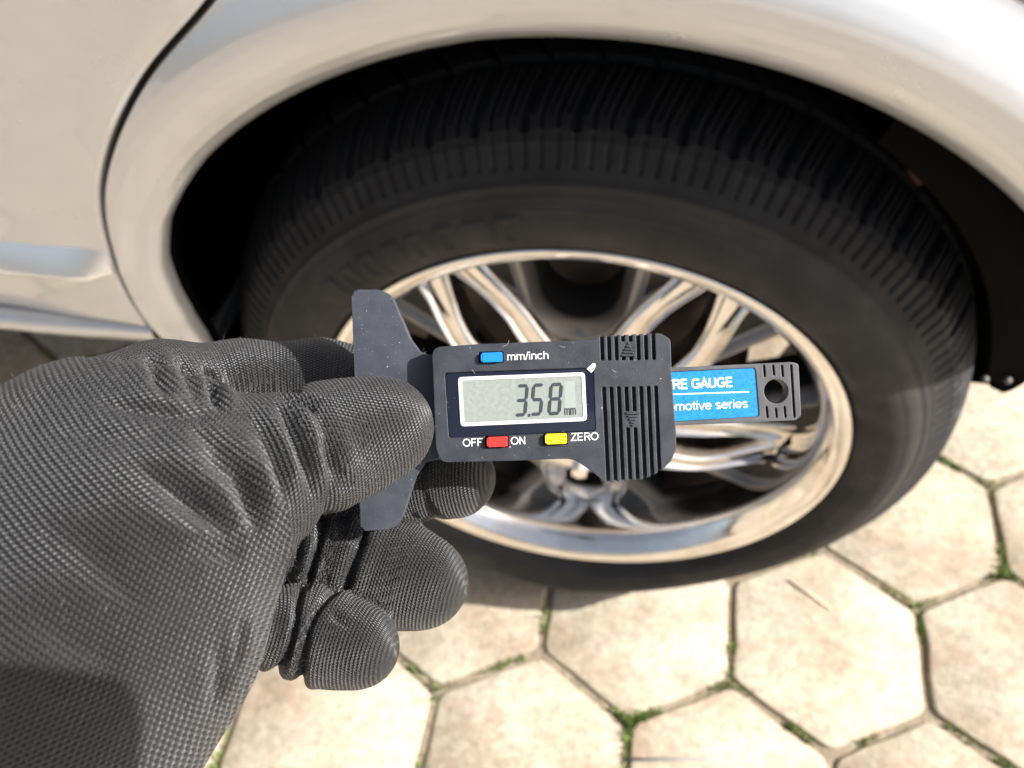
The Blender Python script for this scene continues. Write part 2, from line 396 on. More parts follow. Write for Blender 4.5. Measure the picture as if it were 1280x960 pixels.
def flare_y(x, z):
    d = np.hypot(x, z-AC[1]); th = np.degrees(np.arctan2(z-AC[1], x)); e = d-arch_R(th)
    y = np.interp(e, [-.01, 0, .006, .014, .022, .030, .038, .045, .052, .060, .070, .08, .12, .3, .8], [-.026, -.029, -.0355, -.0410, -.0450, -.0475, -.0475, -.0455, -.0420, -.0370, -.0310, -.027, -.024, -.02, -.015])
    wl = np.clip((-.17-x)/.13, 0, 1); wz = np.clip((.71-z)/.17, 0, 1); wl = wl*wl*(3-2*wl)*wz*wz*(3-2*wz)
    yl_ = np.interp(z, [.37, .40, .43, .46, .50, .54], [-.018, -.020, -.025, -.033, -.041, -.047])+np.interp(e, [-.01, 0, .006, .014, .024, .2], [.015, .013, .008, .003, 0, 0])
    y = y*(1-wl)+yl_*wl
    k_ = .75*(.505-(z-.75*(x-.31))); y = np.where(x > .25, np.where(k_ > y, k_, y)+.012*np.exp(-((k_-y)/.02)**2), y)
    y = y+np.clip(x-.50, 0, 9)**2*1.2+np.clip(z-.80, 0, 9)**2*.9
    return y
gapc = np.array([(-.350, .370), (-.350, .400), (-.3505, .44), (-.350, .465), (-.347, .50), (-.3425, .530), (-.3375, .540), (-.3385, .552), (-.3365, .565), (-.327, .605), (-.316, .628), (-.289, .669), (-.257, .708), (-.208, .747), (-.145, .82), (-.12, .90), (-.11, .99)])
def smooth_gap():
    q = resample(gapc, 260); k = np.exp(-(np.arange(-24, 25)/13.0)**2); k /= k.sum()
    p = np.pad(q, ((24, 24), (0, 0)), mode='reflect', reflect_type='odd')
    return np.stack([np.convolve(p[:, c], k, 'valid') for c in range(2)], 1)
GS = smooth_gap()
# quarter panel: strip between arch edge and outer boundary
tk = np.array([171, 162, 155, 150, 146, 140, 136, 127, 119, 110, 101, 95, 90]); zk = np.array([.385, .465, .50, .535, .565, .605, .628, .669, .708, .747, .82, .90, .99])
rt_ = np.array([(90, -.11, .99), (60, .40, .99), (50, .60, .98), (40, .66, .85), (30, .66, .68), (17, .60, .50)])
ths = np.r_[np.linspace(171, 130, 120), np.linspace(129.5, 17, 150)]
def outer_pt(t):
    if t >= 90:
        z = np.interp(-t, -tk, zk); return np.interp(z, GS[:, 1], GS[:, 0]), z
    return np.interp(-t, -rt_[:, 0], rt_[:, 1]), np.interp(-t, -rt_[:, 0], rt_[:, 2])
inner = np.stack([AC[0]+arch_R(ths)*np.cos(np.radians(ths)), AC[1]+arch_R(ths)*np.sin(np.radians(ths))], 1)
outer = np.array([outer_pt(t) for t in ths])
vv = np.r_[np.linspace(0, .5, 46)**1.0, np.linspace(.52, 1, 14)]
# fixed fine steps near the arch edge, then stretch
V = []
for q in range(len(ths)):
    L = np.linalg.norm(outer[q]-inner[q]); st = np.r_[np.linspace(0, min(.11, L*.9), 45), np.linspace(min(.11, L*.9), L, 16)[1:]]/L
    P = inner[q][None]*(1-st[:, None])+outer[q][None]*st[:, None]
    y = flare_y(P[:, 0], P[:, 1]); row = np.stack([P[:, 0], y, P[:, 1]], 1)
    # lip turned under at the arch edge, return at the door gap
    lip = row[0].copy(); l1 = lip+np.array([0, .004, 0])-.003*np.array([inner[q][0], 0, inner[q][1]-AC[1]])/.39; l2 = l1+np.array([0, .009, 0])
    end = row[-1].copy(); e1 = end+np.array([-.001, .004, 0]); e2 = e1+np.array([0, .03, 0])
    V.append(np.vstack([[l2, l1], row, [e1, e2]]))
V = np.array(V); V = np.concatenate([V[:1]+np.array([.006, .10, -.004]), V[:1]+np.array([.001, .010, -.006]), V], 0); qp = cpart('quarter_panel', V.reshape(-1, 3), grid_faces(V.shape[0], V.shape[1]), MAT['paint'])
# rear door: strip from the gap curve to the left
gs = GS[::2].copy(); t_ = np.gradient(gs, axis=0); t_ /= np.linalg.norm(t_, axis=1)[:, None]; gs = gs+np.stack([-t_[:, 1], t_[:, 0]], 1)*.0052
V = []
dl = np.r_[0, np.linspace(.004, .1, 20), np.linspace(.12, 1.1, 26)]
for q in range(len(gs)):
    xg, zg = gs[q]
    xs = xg-dl; z = np.full_like(xs, zg); zb = np.interp(-xs, [.30, .35, .41, .45, .475, .6, 1.5], [.4625, .4625, .465, .472, .4745, .476, .476])
    # the door's lower edge: rows squeezed to end at the sill line
    z = np.where(z < .47, .47-(.47-z)*(.47-np.minimum(zb, .4695))/.07, z); z = np.maximum(z, zb)
    y = door_y(xs, z); e = flare_y(np.array([xg]), np.array([z[0]]))[0]
    bl = np.exp(-((xs-xg)/.012)**2)*.2; y = y*(1-bl)+e*bl
    row = np.stack([xs, y, z], 1); V.append(np.vstack([[row[0]+[.001, .03, 0], row[0]+[.001, .003, 0]], row]))
V = np.array(V); V = np.concatenate([V[:1]+np.array([0, .03, 0]), V[:1]+np.array([0, .003, -.001]), V], 0)
door = cpart('rear_door', V.reshape(-1, 3), grid_faces(V.shape[0], V.shape[1]), MAT['paint'])
# black seal behind the door gap
gp = GS[::3]; V = []
for p in gp:
    y = flare_y(p[:1], p[1:])[0]+.016
    V.append([(p[0]-.02, y, p[1]), (p[0]+.014, y, p[1])])
V = np.array(V); cpart('door_seal', V.reshape(-1, 3), grid_faces(len(gp), 2), MAT['gap rubber'])
# chrome moulding along the door
prof = [(0, -.001), (-.010, -.001), (-.0125, .0006), (-.0130, .0025), (-.0122, .0045), (-.0005, .0240), (.002, .0255)]
xs = np.linspace(-1.3, -.3435, 60); V = []
for x0 in xs:
    k = np.clip((x0+.3435+.03)/.03, 0, 1); s = 1-.12*k**3
    zc = np.interp(x0, [-1.3, -.46, -.40, -.3435], [.541, .5355, .5375, .5385])
    row = []
    for dy, dz in prof: row.append((x0, door_y(x0, zc+dz)+.001+dy*s*(1-.7*k**5), zc+.002*k+dz*s))
    V.append(row)
V = np.array(V); cpart('door_moulding', V.reshape(-1, 3), grid_faces(len(xs), len(prof)), MAT['trim chrome'], angle=28)
# sill under the door
xs = np.r_[np.linspace(-1.4, -.55, 20)[:-1], np.linspace(-.55, -.352, 50)]; V = []
for x0 in xs:
    ze = float(np.interp(-x0, [.30, .35, .41, .45, .475, .6, 1.5], [.4605, .4605, .463, .4695, .472, .473, .473]))
    bul = float(np.interp(-x0, [.30, .352, .40, .45, .52, 2], [0.0, .001, .004, .010, .014, .016]))
    yb = float(door_y(0, ze)); zz = [ze-.002, ze-.002, ze-.0035, ze-.010, ze-.022, ze-.040, ze-.060, ze-.078, ze-.095, ze-.115]
    f = float(np.interp(-x0, [.352, .42], [0, 1]))
    yy = [yb+.03, yb+.005, yb-.001-bul*.5, yb-.001-bul, yb+.003-bul*1.0, float(door_y(0, ze-.040))-bul*.9, float(door_y(0, ze-.060))-bul*.6, float(door_y(0, ze-.078))+.004, float(door_y(0, .40))+.03, float(door_y(0, .40))+.2]
    V.append([(x0, a, b) for a, b in zip(yy, zz)])
V = np.array(V); cpart('sill', V.reshape(-1, 3), grid_faces(len(xs), V.shape[1]), MAT['paint'])
# sealed seam along the top edge of the arch flare
V = []
for t in np.linspace(104, 30, 80):
    for k, (e, o) in enumerate(((.0745, .002), (.0752, -.0006), (.0764, -.0009), (.0772, .0004), (.0782, .002))):
        r = arch_R(t)+e; c, s2 = r*math.cos(R_(t)), AC[1]+r*math.sin(R_(t)); V.append((c, float(flare_y(np.array([c]), np.array([s2]))[0])+o, s2))
cpart('flare_seam', np.array(V), grid_faces(80, 5), MAT['seam'])
# wheel arch liner and inner wall
ths = np.linspace(198, 15, 90); V = []
for t in ths:
    r = arch_R(t)+.004; c, s = math.cos(R_(t)), math.sin(R_(t)); y0 = float(flare_y(np.array([r*c]), np.array([AC[1]+r*s]))[0])+.008
    V.append([(r*c, y0, AC[1]+r*s), ((r-.006)*c, y0+.02, AC[1]+(r-.006)*s), ((r+.03)*c, y0+.05, AC[1]+(r+.03)*s), ((r+.03)*c, .36, AC[1]+(r+.03)*s), (.16*c, .365, AC[1]+.16*s), (.02*c, .365, AC[1]+.02*s)])
V = np.array(V); cpart('wheel_arch_liner', V.reshape(-1, 3), grid_faces(len(ths), 6), MAT['black liner'], smooth=False)
# splash guard at the rear end of the arch, with two screws
V = []
for a in np.linspace(58, 0, 40):
    row = []
    for u in np.linspace(0, 1, 48)**1.4:
        r = .3415+u*.13; x0 = r*math.cos(R_(a)); z0 = HUB+r*math.sin(R_(a))
        zmin = .3965+min(.03, .006*((u-.060)/.055)**2)
        z1 = max(z0, zmin)
        wob = .006*math.sin(u*7+a*.09)*min(1, a/20)
        row.append((x0, .052+.10*max(0, z1-.44)+wob+.012*u*min(1, a/15), z1))
    r = .3415; ea = a-4*(1-a/58); pre = [(r*math.cos(R_(ea-2*q))+.004*q, row[0][1]+.01+.05*q, max(HUB+r*math.sin(R_(ea-2*q))-.010*q, .405-1.15*(row[0][1]+.01+.05*q-.052))) for q in (4, 3, 2, 1, 0)]
    V.append(pre+row)
V.append([(p[0], p[1]+.012, p[2]-.001) for p in V[-1]]); V.append([(p[0]+.004, p[1]+.03, p[2]+.012) for p in V[-1]])
V = np.array(V); sg = cpart('splash_guard', V.reshape(-1, 3), grid_faces(len(V), 53), MAT['liner grey'])
for (sx, sy, sz) in ((.3285, .050, .4135), (.3465, .051, .4140)):
    bm = bmesh.new(); bmesh.ops.create_uvsphere(bm, u_segments=12, v_segments=8, radius=.0032)
    o = bmlink('screw', bm, MAT['screw zinc'], sg, smooth=True); o.location = (sx, sy-.75, sz)
# underbody, bumper, upper body
def cbox(name, d, mat, bev=.01, parent=car):
    return box(name, (d[0], d[1], d[2]-.75, d[3]-.75, d[4], d[5]), mat, parent, bev)
cbox('underbody', (-1.9, -.45, .10, 1.40, .32, .46), MAT['black liner'])
cbox('rear_floor', (-.44, .60, .37, 1.13, .47, .60), MAT['black liner'])
cbox('rear_axle', (-.06, .06, .24, 1.26, .28, .39), MAT['dark metal'], .02)
# rear bumper skin: from the end of the quarter panel round the tail
V = []
for t in np.linspace(0, 1, 24):
    row = []
    for zz in (.46, .50, .58, .68, .80, .92, .98):
        xe = float(np.interp(zz, [.46, .50, .68, .85, .98], [.585, .60, .66, .66, .60])); y0 = float(flare_y(np.array([xe]), np.array([zz]))[0]); a = t*math.pi/2
        row.append((xe-.003+.10*math.sin(a), y0+.16*(1-math.cos(a)), zz))
    V.append(row)
yl = .30
for y in np.linspace(.32, 1.18, 10): V.append([(p[0], y, p[2]) for p in V[23]])
V = np.array(V); cpart('rear_bumper', V.reshape(-1, 3), grid_faces(len(V), 7), MAT['paint'])
cbox('boot_deck', (-.2, .60, .05, 1.45, .965, .988), MAT['paint'])
V = [(-1.6, .06, .99), (-.1, .06, .99), (.45, .09, .99), (-.15, .22, 1.40), (-1.6, .20, 1.42), (-1.6, 1.44, .99), (-.1, 1.44, .99), (.45, 1.41, .99), (-.15, 1.28, 1.40), (-1.6, 1.30, 1.42)]
cpart('cabin_glass', V, [(0, 1, 2, 3, 4), (9, 8, 7, 6, 5), (3, 2, 7, 8)], MAT['glass'], smooth=False)
V = [(-1.6, .19, 1.415), (-.13, .21, 1.395), (-.13, 1.29, 1.395), (-1.6, 1.31, 1.415), (-1.6, .24, 1.45), (-.25, .27, 1.43), (-.25, 1.23, 1.43), (-1.6, 1.26, 1.45)]
cpart('roof', V, [(0, 1, 5, 4), (1, 2, 6, 5), (2, 3, 7, 6), (4, 5, 6, 7), (3, 2, 1, 0)], MAT['paint'], smooth=False)
V = [(-1.9, -.02, .99), (-.1, -.02, .99), (.60, .03, .985), (.60, .1, .985), (-.1, .09, .992), (-1.9, .09, .992)]
cpart('shoulder_line', V, [(0, 1, 4, 5), (1, 2, 3, 4)], MAT['paint'], smooth=False)
bm = bmesh.new(); tube(bm, [(.205, .10-.75, .50), (.222, .085-.75, .60), (.236, .075-.75, .68)], .010, 8)
bmlink('suspension_strut', bm, MAT['rust red'], car, smooth=True)

# ------------------------------------------------------------------ the wheel
wheel = empty('wheel', (0, -.75, HUB), car)
def tyre():
    pr = [(.2235, .016), (.2305, .003), (.2345, -.004), (.242, -.0125), (.252, -.0155), (.264, -.0155), (.274, -.0115), (.281, -.0065), (.2845, -.0035), (.2872, -.0025), (.2895, .0005), (.295, .0050), (.303, .0105), (.3095, .0155), (.3130, .0185), (.3160, .0225), (.3215, .033), (.3275, .048), (.3315, .064), (.3335, .082), (.3343, .10)]
    o1 = resample(chaikin(pr, 1), 120); W2 = .10
    o2 = o1[::-1].copy(); o2[:, 1] = 2*W2-o2[:, 1]; o2 = o2[1::2]; P = np.vstack([o1, o2]); NP = len(P)
    nth = 1680; th = np.linspace(0, 2*np.pi, nth, endpoint=False)
    T, Rr = np.meshgrid(th, P[:, 0], indexing='ij'); Y = np.repeat(P[None, :, 1], nth, 0)
    pitch = 58; 
    def sstep(a, b, x): t = np.clip((x-a)/(b-a), 0, 1); return t*t*(3-2*t)
    dep = np.zeros_like(Rr); out_half = Y < W2
    crown = Rr > .3135
    for yc, w in ((.072, .0036), (.104, .0044), (.138, .0040)):
        dep = np.maximum(dep, .0048*(1-sstep(w*.7, w*1.25, np.abs(Y-yc)))*crown)
    ph = (T*pitch/(2*np.pi)+np.maximum(Y-.03, 0)*9) % 1.0
    arc = 2*np.pi*.33/pitch
    def slot(phase, w): 
        d = np.abs(((ph-phase+.5) % 1.0)-.5)*arc; return 1-sstep(w*.5, w*1.1, d)
    sh = crown & (Y < .070) | (crown & (Y > .14))
    dep = np.maximum(dep, .0055*slot(0.0, .0036)*sh)
    for q in (.17, .34, .50, .67, .84): dep = np.maximum(dep, (.0034 if q in (.34, .67) else .0020)*slot(q, .0015 if q in (.34, .67) else .0009)*sh*(Y > (.021 if q in (.34, .67) else .030)))
    ph2 = (T*pitch/(2*np.pi)-(Y-.08)*16+.3) % 1.0
    d2 = np.abs(((ph2+.5) % 1.0)-.5)*arc; rib = crown & (Y >= .070) & (Y <= .14)
    dep = np.maximum(dep, .0045*(1-sstep(.0012, .0026, d2))*rib)
    # shoulder blocks between the two ridges
    lug = (Rr > .2958) & (Rr < .3140) & out_half
    dl = np.abs(((ph*3+.5) % 1.0)-.5)*arc/3
    dep = np.maximum(dep, .0020*(1-sstep(.0008, .0022, dl))*lug)
    dep -= .0007*np.exp(-((Rr-.2865)/.0012)**2)*out_half+.0006*np.exp(-((Rr-.3085)/.0015)**2)*out_half
    # faint moulded bars and rings on the sidewall
    side = (Rr > .247) & (Rr < .271) & out_half
    deg = np.degrees(T) % 360
    for a0, a1, nb in ((100, 140, 8), (205, 240, 7)):
        k = (deg-a0)/(a1-a0)*nb; f = k % 1.0; on = (deg > a0) & (deg < a1) & (f > .16) & (f < .84)
        hol = (np.abs(f-.5) < .14) & (Rr > .253) & (Rr < .266) & (np.floor(k) % 3 != 1)
        dep -= .0014*(on & side & ~hol)
    for rr in (.2415, .2455, .2735, .2765, .2795): dep -= .0009*np.exp(-((Rr-rr)/.0007)**2)*out_half
    # displace towards the tyre's inside
    tang = np.gradient(P, axis=0); tang /= np.linalg.norm(tang, axis=1)[:, None]+1e-9
    nr, ny = tang[:, 1], -tang[:, 0]      # outward normal of the profile
    R2 = Rr-dep*nr[None]; Y2 = Y-dep*ny[None]
    # loaded tyre: flat at the ground, bulged just above it
    X = R2*np.cos(T); Z = R2*np.sin(T)
    bul = np.exp(-((T-1.5*np.pi)/.42)**2)*np.clip((Rr-.235)/.03, 0, 1)*np.clip((.333-Rr)/.03, 0, 1)
    Y2 = np.where(out_half, Y2-.012*bul, Y2+.012*bul)
    Z = np.maximum(Z, -HUB+.0004)
    return np.stack([X, Y2, Z], -1).reshape(-1, 3), grid_faces(nth, NP, wrap_u=True)
V, F = tyre(); me = npmesh('tyre', V, F); link('tyre', me, MAT['rubber'], wheel, smooth=True)
V, F = lathe_y(chaikin([(.2235, .012), (.2300, .004), (.2330, -.001), (.2328, -.0045), (.2300, -.0064), (.2262, -.0050), (.2185, -.0005), (.2165, .0022), (.2145, .0045), (.2095, .0110), (.2062, .0200), (.2045, .034), (.2030, .048), (.2020, .052), (.2000, .060), (.1996, .066)], 2), 160)
link('rim', npmesh('rim', V, F), MAT['chrome'], wheel, smooth=True)
V, F = lathe_y(chaikin([(.1998, .0655), (.1985, .10), (.198, .15), (.206, .18), (.218, .19), (.223, .188)], 2), 120)
link('inner_barrel', npmesh('inner_barrel', V, F), MAT['barrel'], wheel, smooth=True)
# spokes: five arms, each an open V of two channelled spokes with a dark recessed web and a U window between them
A0 = 94.0
def spoke_center(s):     # s = 0 hub .. 1 rim : (radial, sideways, y, half width)
    k = [0, .2, .40, .52, .65, .76, .89, 1.0]
    return [float(np.interp(s, k, a)) for a in ([.056, .083, .108, .124, .139, .150, .162, .172], [.013, .024, .040, .050, .0655, .080, .094, .104], [.010, .014, .020, .0255, .033, .040, .0465, .052], [.0155, .0132, .0117, .0110, .0113, .0127, .0160, .0195])]
def rot(v, deg):
    a = R_(deg); c, s = math.cos(a), math.sin(a); return (c*v[0]-s*v[2], v[1], s*v[0]+c*v[2])
# spoke cross-section: (sideways in half widths, y offset): raised edges with a shallow channel between
cs = [(-1.12, .026), (-1.05, .004), (-.92, .0005), (-.74, -.0005), (-.58, .0015), (-.45, .006), (0, .0075), (.45, .006), (.58, .0015), (.74, -.0005), (.92, .0005), (1.05, .004), (1.12, .026)]
def spoke_mesh(sgn):
    V = []; ns = 40
    C = np.array([spoke_center(s) for s in np.linspace(0, 1, ns)])
    for _ in range(2): C[1:-1] = (C[:-2]+2*C[1:-1]+C[2:])/4
    for q in range(ns):
        d = C[min(q+1, ns-1)]-C[max(q-1, 0)]; t = np.array([d[0], d[1]]); t /= np.linalg.norm(t); nrm = np.array([-t[1], t[0]])
        s = q/(ns-1); ch = np.clip((s-.08)/.15, 0, 1)*np.clip((1.02-s)/.12, 0, 1)
        row = []
        for w, y in cs:
            yy = y if y > .02 or y < .001 else y*ch+.0005*(1-ch)
            row.append((C[q][0]+nrm[0]*w*C[q][3], C[q][2]+yy, sgn*(C[q][1]+nrm[1]*w*C[q][3])))
        V.append(row)
    return np.array(V).reshape(-1, 3), grid_faces(ns, len(cs))
for sgn in (1, -1):
    V, F = spoke_mesh(sgn); me = npmesh('spoke', V, F); me.materials.append(MAT['chrome']); sharp(me, 50)
    for k in range(5):
        o = bpy.data.objects.new('spoke', me); COL.objects.link(o); o.parent = wheel; o.rotation_euler = (0, -R_(A0+72*k), 0)
# recessed webs with the U-shaped window
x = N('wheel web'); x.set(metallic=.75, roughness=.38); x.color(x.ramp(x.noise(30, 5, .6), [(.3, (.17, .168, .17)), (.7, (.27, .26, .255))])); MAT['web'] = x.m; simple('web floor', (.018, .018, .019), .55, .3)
def web_mesh():
    # outline from left spoke to U edge, in arm coordinates (radial, sideways); strip from window edge to spoke line
    n = 60; U = []
    for t in np.linspace(-1, 1, n):
        a = abs(t); s = math.copysign(1, t)
        # U: bottom at radial .098, opening to the rim at sideways +-.047
        ang = t*math.pi/2
        if a < .62:
            b = a/.62*math.pi/2; U.append((.145-.036*math.cos(b), s*.035*math.sin(b)))
        else:
            f = (a-.62)/.38; U.append((.145+f*.058, s*(.035+.011*f)))
    Wv = []
    for (r, w), t in zip(U, np.linspace(-1, 1, n)):
        s = math.copysign(1, t); a = abs(t)
        ro = float(np.interp(a, [0, .35, .62, 1], [.060, .100, .132, .178])); so_ = float(np.interp(a, [0, .35, .62, 1], [0, .034, .058, .100]))
        yb = float(np.interp(r, [.09, .13, .2], [.030, .038, .052]))
        o = np.array([ro, s*so_]); c = np.array([r, w]); dirn = (c-o)/max(1e-6, np.linalg.norm(c-o))
        def pt(p, y): return (p[0], y, p[1])
        lipw = .0135
        Wv.append([pt(o, yb-.003), pt(c-dirn*(lipw+.004), yb), pt(c-dirn*lipw, yb-.003), pt(c-dirn*lipw*.75, yb-.0065), pt(c-dirn*lipw*.45, yb-.0065), pt(c, yb+.004), pt(c+dirn*.001, yb+.010), pt(c+dirn*.0005, yb+.05)])
    V = np.array(Wv); return V.reshape(-1, 3), grid_faces(n, 8)
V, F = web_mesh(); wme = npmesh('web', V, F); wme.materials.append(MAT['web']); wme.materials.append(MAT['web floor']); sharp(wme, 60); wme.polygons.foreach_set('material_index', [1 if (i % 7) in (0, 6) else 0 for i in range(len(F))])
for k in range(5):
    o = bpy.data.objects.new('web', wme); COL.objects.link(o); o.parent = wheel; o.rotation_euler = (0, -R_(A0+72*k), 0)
V, F = lathe_y(chaikin([(.0, -.008), (.03, -.0055), (.034, -.005), (.036, .002), (.05, .001), (.066, .004), (.074, .012), (.076, .05), (.05, .12)], 2), 80)
link('hub', npmesh('hub', V, F), MAT['chrome'], wheel, smooth=True)
for k in range(5):
    bm = bmesh.new(); bmesh.ops.create_cone(bm, cap_ends=True, segments=6, radius1=.0095, radius2=.008, depth=.016)
    o = bmlink('wheel_nut', bm, MAT['chrome'], wheel); a = R_(A0+36+72*k)
    o.location = (.05*math.cos(a), -.001, .05*math.sin(a)); o.rotation_euler = (math.pi/2, 0, 0)
V, F = lathe_y([(.045, .105), (.148, .105), (.15, .107), (.15, .125), (.148, .127), (.06, .127), (.05, .16)], 90); link('brake_disc', npmesh('brake_disc', V, F), MAT['disc iron'], wheel, smooth=False)
bm = bmesh.new(); tube(bm, [(-.13, .115, .03), (-.145, .115, -.03), (-.13, .115, -.075)], [.024, .028, .024], 12); bmlink('brake_caliper', bm, MAT['dark metal'], wheel, smooth=True)
for a in (112, 139, 75, 47, 3):
    bm = bmesh.new(); bmesh.ops.create_uvsphere(bm, u_segments=10, v_segments=6, radius=.0055)
    o = bmlink('rivet', bm, MAT['rust red'], wheel, smooth=True); o.location = (.197*math.cos(R_(a)), .064, .197*math.sin(R_(a))); o.scale = (1, .6, 1)
bm = bmesh.new(); box_bm(bm, -.011, .011, -.002, .002, -.004, .004); bmesh.ops.bevel(bm, geom=list(bm.edges), offset=.001, segments=2, affect='EDGES')
o = bmlink('balance_weight', bm, MAT['screw zinc'], wheel); o.location = (.2055*math.cos(R_(38)), .052, .2055*math.sin(R_(38))); o.rotation_euler = (0, R_(52), 0)
bm = bmesh.new(); tube(bm, [(-.190, .045, .060), (-.180, .032, .070), (-.172, .022, .078)], [.0042, .0042, .0036], 10); bmlink('valve_stem', bm, MAT['chrome'], wheel, smooth=True)

# ------------------------------------------------------------------ the tread depth gauge
def at(px, py, d):      # a traced picture point at distance d in front of the lens -> place in the world
    return CAM+(AX*((px-640)/FPX)-AY*((py-480)/FPX)+AZ)*d
GD = 0.220; GTH = R_(2.2)
gx_ = (AX*math.cos(GTH)+AY*math.sin(GTH)); gy_ = (-AX*math.sin(GTH)+AY*math.cos(GTH)); gz_ = -AZ
GM = Matrix((gx_, gy_, gz_)).transposed().to_4x4(); GM.translation = at(690, 505, GD); GI = GM.inverted()
gauge = empty('tread_depth_gauge'); gauge.matrix_world = GM
tag(gauge, 'black plastic digital tread depth gauge reading 3.58 mm held between gloved fingers', 'depth gauge')
def L(px, py, w=0.0):
    p = GI @ at(px, py, GD-w); return (p.x, p.y)
def LP(pts, w=0.0, segs=6):
    return round_poly([(*L(p[0], p[1], w), (p[2] if len(p) > 2 else 0)*2e-4) for p in pts], segs)
def slab(name, pts, w0, w1, mat, bev=.0006, parent=gauge, back=1.0):
    P = LP(pts, w1); c = np.mean(P, axis=0)
    B = [(c[0]+(p[0]-c[0])*back, c[1]+(p[1]-c[1])*back) for p in P]
    bm = bmesh.new(); poly_prism(bm, B, w0, P, w1, bev)
    return bmlink(name, bm, mat, parent, angle=30)
base = slab('base_plate', [(439, 362, 8), (474, 362, 20), (489, 368, 16), (497, 386, 24), (513, 424, 30), (526, 442, 14), (560, 446, 0), (560, 572, 0), (531, 578, 12), (518, 600, 24), (503, 646, 24), (497, 657, 10), (485, 662, 10), (451, 664, 5)], -.0098, -.0048, MAT['gauge base'], .0007)
def signed(P): return sum(P[i-1][0]*P[i][1]-P[i][0]*P[i-1][1] for i in range(len(P)))
def plate(bm, outer, holes, w0, w1, back_holes=True):
    """flat plate with real openings: front filled between the loops, walls down every loop"""
    from mathutils.geometry import delaunay_2d_cdt
    loops = []; pts = []; ed = []
    for k, P in enumerate([outer]+holes):
        if (signed(P) > 0) != (k == 0): P = P[::-1]
        P = [p for i, p in enumerate(P) if math.hypot(p[0]-P[i-1][0], p[1]-P[i-1][1]) > 2e-6]
        b = len(pts); n = len(P); pts += [Vector((p[0]*1e3, p[1]*1e3)) for p in P]; ed += [(b+i, b+(i+1) % n) for i in range(n)]; loops.append(P)
    vo, eo, fo_, ov, oe, of = delaunay_2d_cdt(pts, ed, [], 0, 1e-7)
    def inside(x, y, P):
        c = False
        for i in range(len(P)):
            (x0, y0), (x1, y1) = P[i-1], P[i]
            if (y0 > y) != (y1 > y) and x < (x1-x0)*(y-y0)/(y1-y0)+x0: c = not c
        return c
    V = [bm.verts.new((v.x*1e-3, v.y*1e-3, w1)) for v in vo]
    for f in fo_:
        cx = sum(vo[i].x for i in f)/len(f)*1e-3; cy = sum(vo[i].y for i in f)/len(f)*1e-3
        if inside(cx, cy, loops[0]) and not any(inside(cx, cy, h) for h in loops[1:]): bm.faces.new([V[i] for i in f])
    for P in loops:
        u = [bm.verts.new((p[0], p[1], w1)) for p in P]; d = [bm.verts.new((p[0], p[1], w0)) for p in P]
        for i in range(len(P)): bm.faces.new((u[i-1], d[i-1], d[i], u[i]))
    bmesh.ops.remove_doubles(bm, verts=bm.verts, dist=1e-7)
def circle(px, py, r, w, n=40):
    c = L(px, py, w); return [(c[0]+r*math.cos(2*math.pi*k/n), c[1]+r*math.sin(2*math.pi*k/n)) for k in range(n)]
def capsule(px0, py0, px1, py1, wpx, w=0.0, nc=6):
    a = Vector(L(px0, py0, w)); b = Vector(L(px1, py1, w)); d = (b-a).normalized(); n = Vector((-d.y, d.x))*wpx*1e-4; e = d*wpx*1e-4; P = []
    for k in range(nc+1): t = math.pi*k/nc; P.append(b+n*math.cos(t)+e*math.sin(t))
    for k in range(nc+1): t = math.pi*k/nc; P.append(a-n*math.cos(t)-e*math.sin(t))
    return [(p.x, p.y) for p in P]
GV = -.0019     # depth of the grip grooves
ytop = lambda x: 419.6+(x-749)*(416.6-419.6)/75
ybot = lambda x: float(np.interp(x, [757, 800, 814, 828, 838], [603, 600, 595.5, 587.5, 577]))
def low_line(k, y): return (754.8+k*9.3)+((761+k*9.2)-(754.8+k*9.3))*(y-483)/(614-483)
out = [(540, 434, 12), (600, 430, 0), (743, 424.6, 4), (748.2, ytop(748.2)+.6, 0), (749.2, ytop(749.2), 0)]
hw = 2.35
for k, gx0 in enumerate([752.2, 760.9, 770, 778.6, 788, 797.5, 807, 816.5]):
    ye = 427 if k in (3, 4) else 450.6-.1*k; d = .25 if k in (3, 4) else 1.0
    out += [(gx0-hw, ytop(gx0-hw), 0), (gx0+d-hw, ye-1.2, 0), (gx0+d-hw*.6, ye, 0), (gx0+d+hw*.6, ye, 0), (gx0+d+hw, ye-1.2, 0), (gx0+hw, ytop(gx0+hw), 0)]
out += [(822, 416.7, 0), (826, 416.8, 0), (838, 424, 10), (839.5, 470, 0), (845, 540, 10), (845, 562, 14), (838.6, 576.6, 0)]
for k in range(7, -1, -1):      # down the right side and back along the bottom
    yb = ybot(761+k*9.2); xb = low_line(k, yb); up = 534 if k in (3, 4) else 483.5-.2*k; xu = low_line(k, up)
    out += [(xb+hw, ybot(xb+hw), 0), (xu+hw, up+1, 0), (xu+hw*.6, up, 0), (xu-hw*.6, up, 0), (xu-hw, up+1, 0), (xb-hw, ybot(xb-hw), 0)]
out += [(756.5, 603.3, 0), (741, 590, 20), (716, 573, 34), (640, 576, 0), (551, 578, 14), (545, 560, 6)]
out = LP(out)
BTN = [('button blue', 601, 441, 628, 452.5), ('button red', 608.5, 546.5, 634.5, 558.5), ('button yellow', 681.5, 542.5, 708.5, 555)]
holes = [LP([(556, 466, 4), (742, 459.5, 4), (745, 539, 4), (561, 547.5, 4)])]
for _, x0, y0, x1, y1 in BTN: holes.append(LP([(x0-2.6, y0-1.2, 2), (x1+1.2, y0-1.8, 2), (x1+1.2, y1+.8, 2), (x0-2.4, y1+1.6, 2)]))
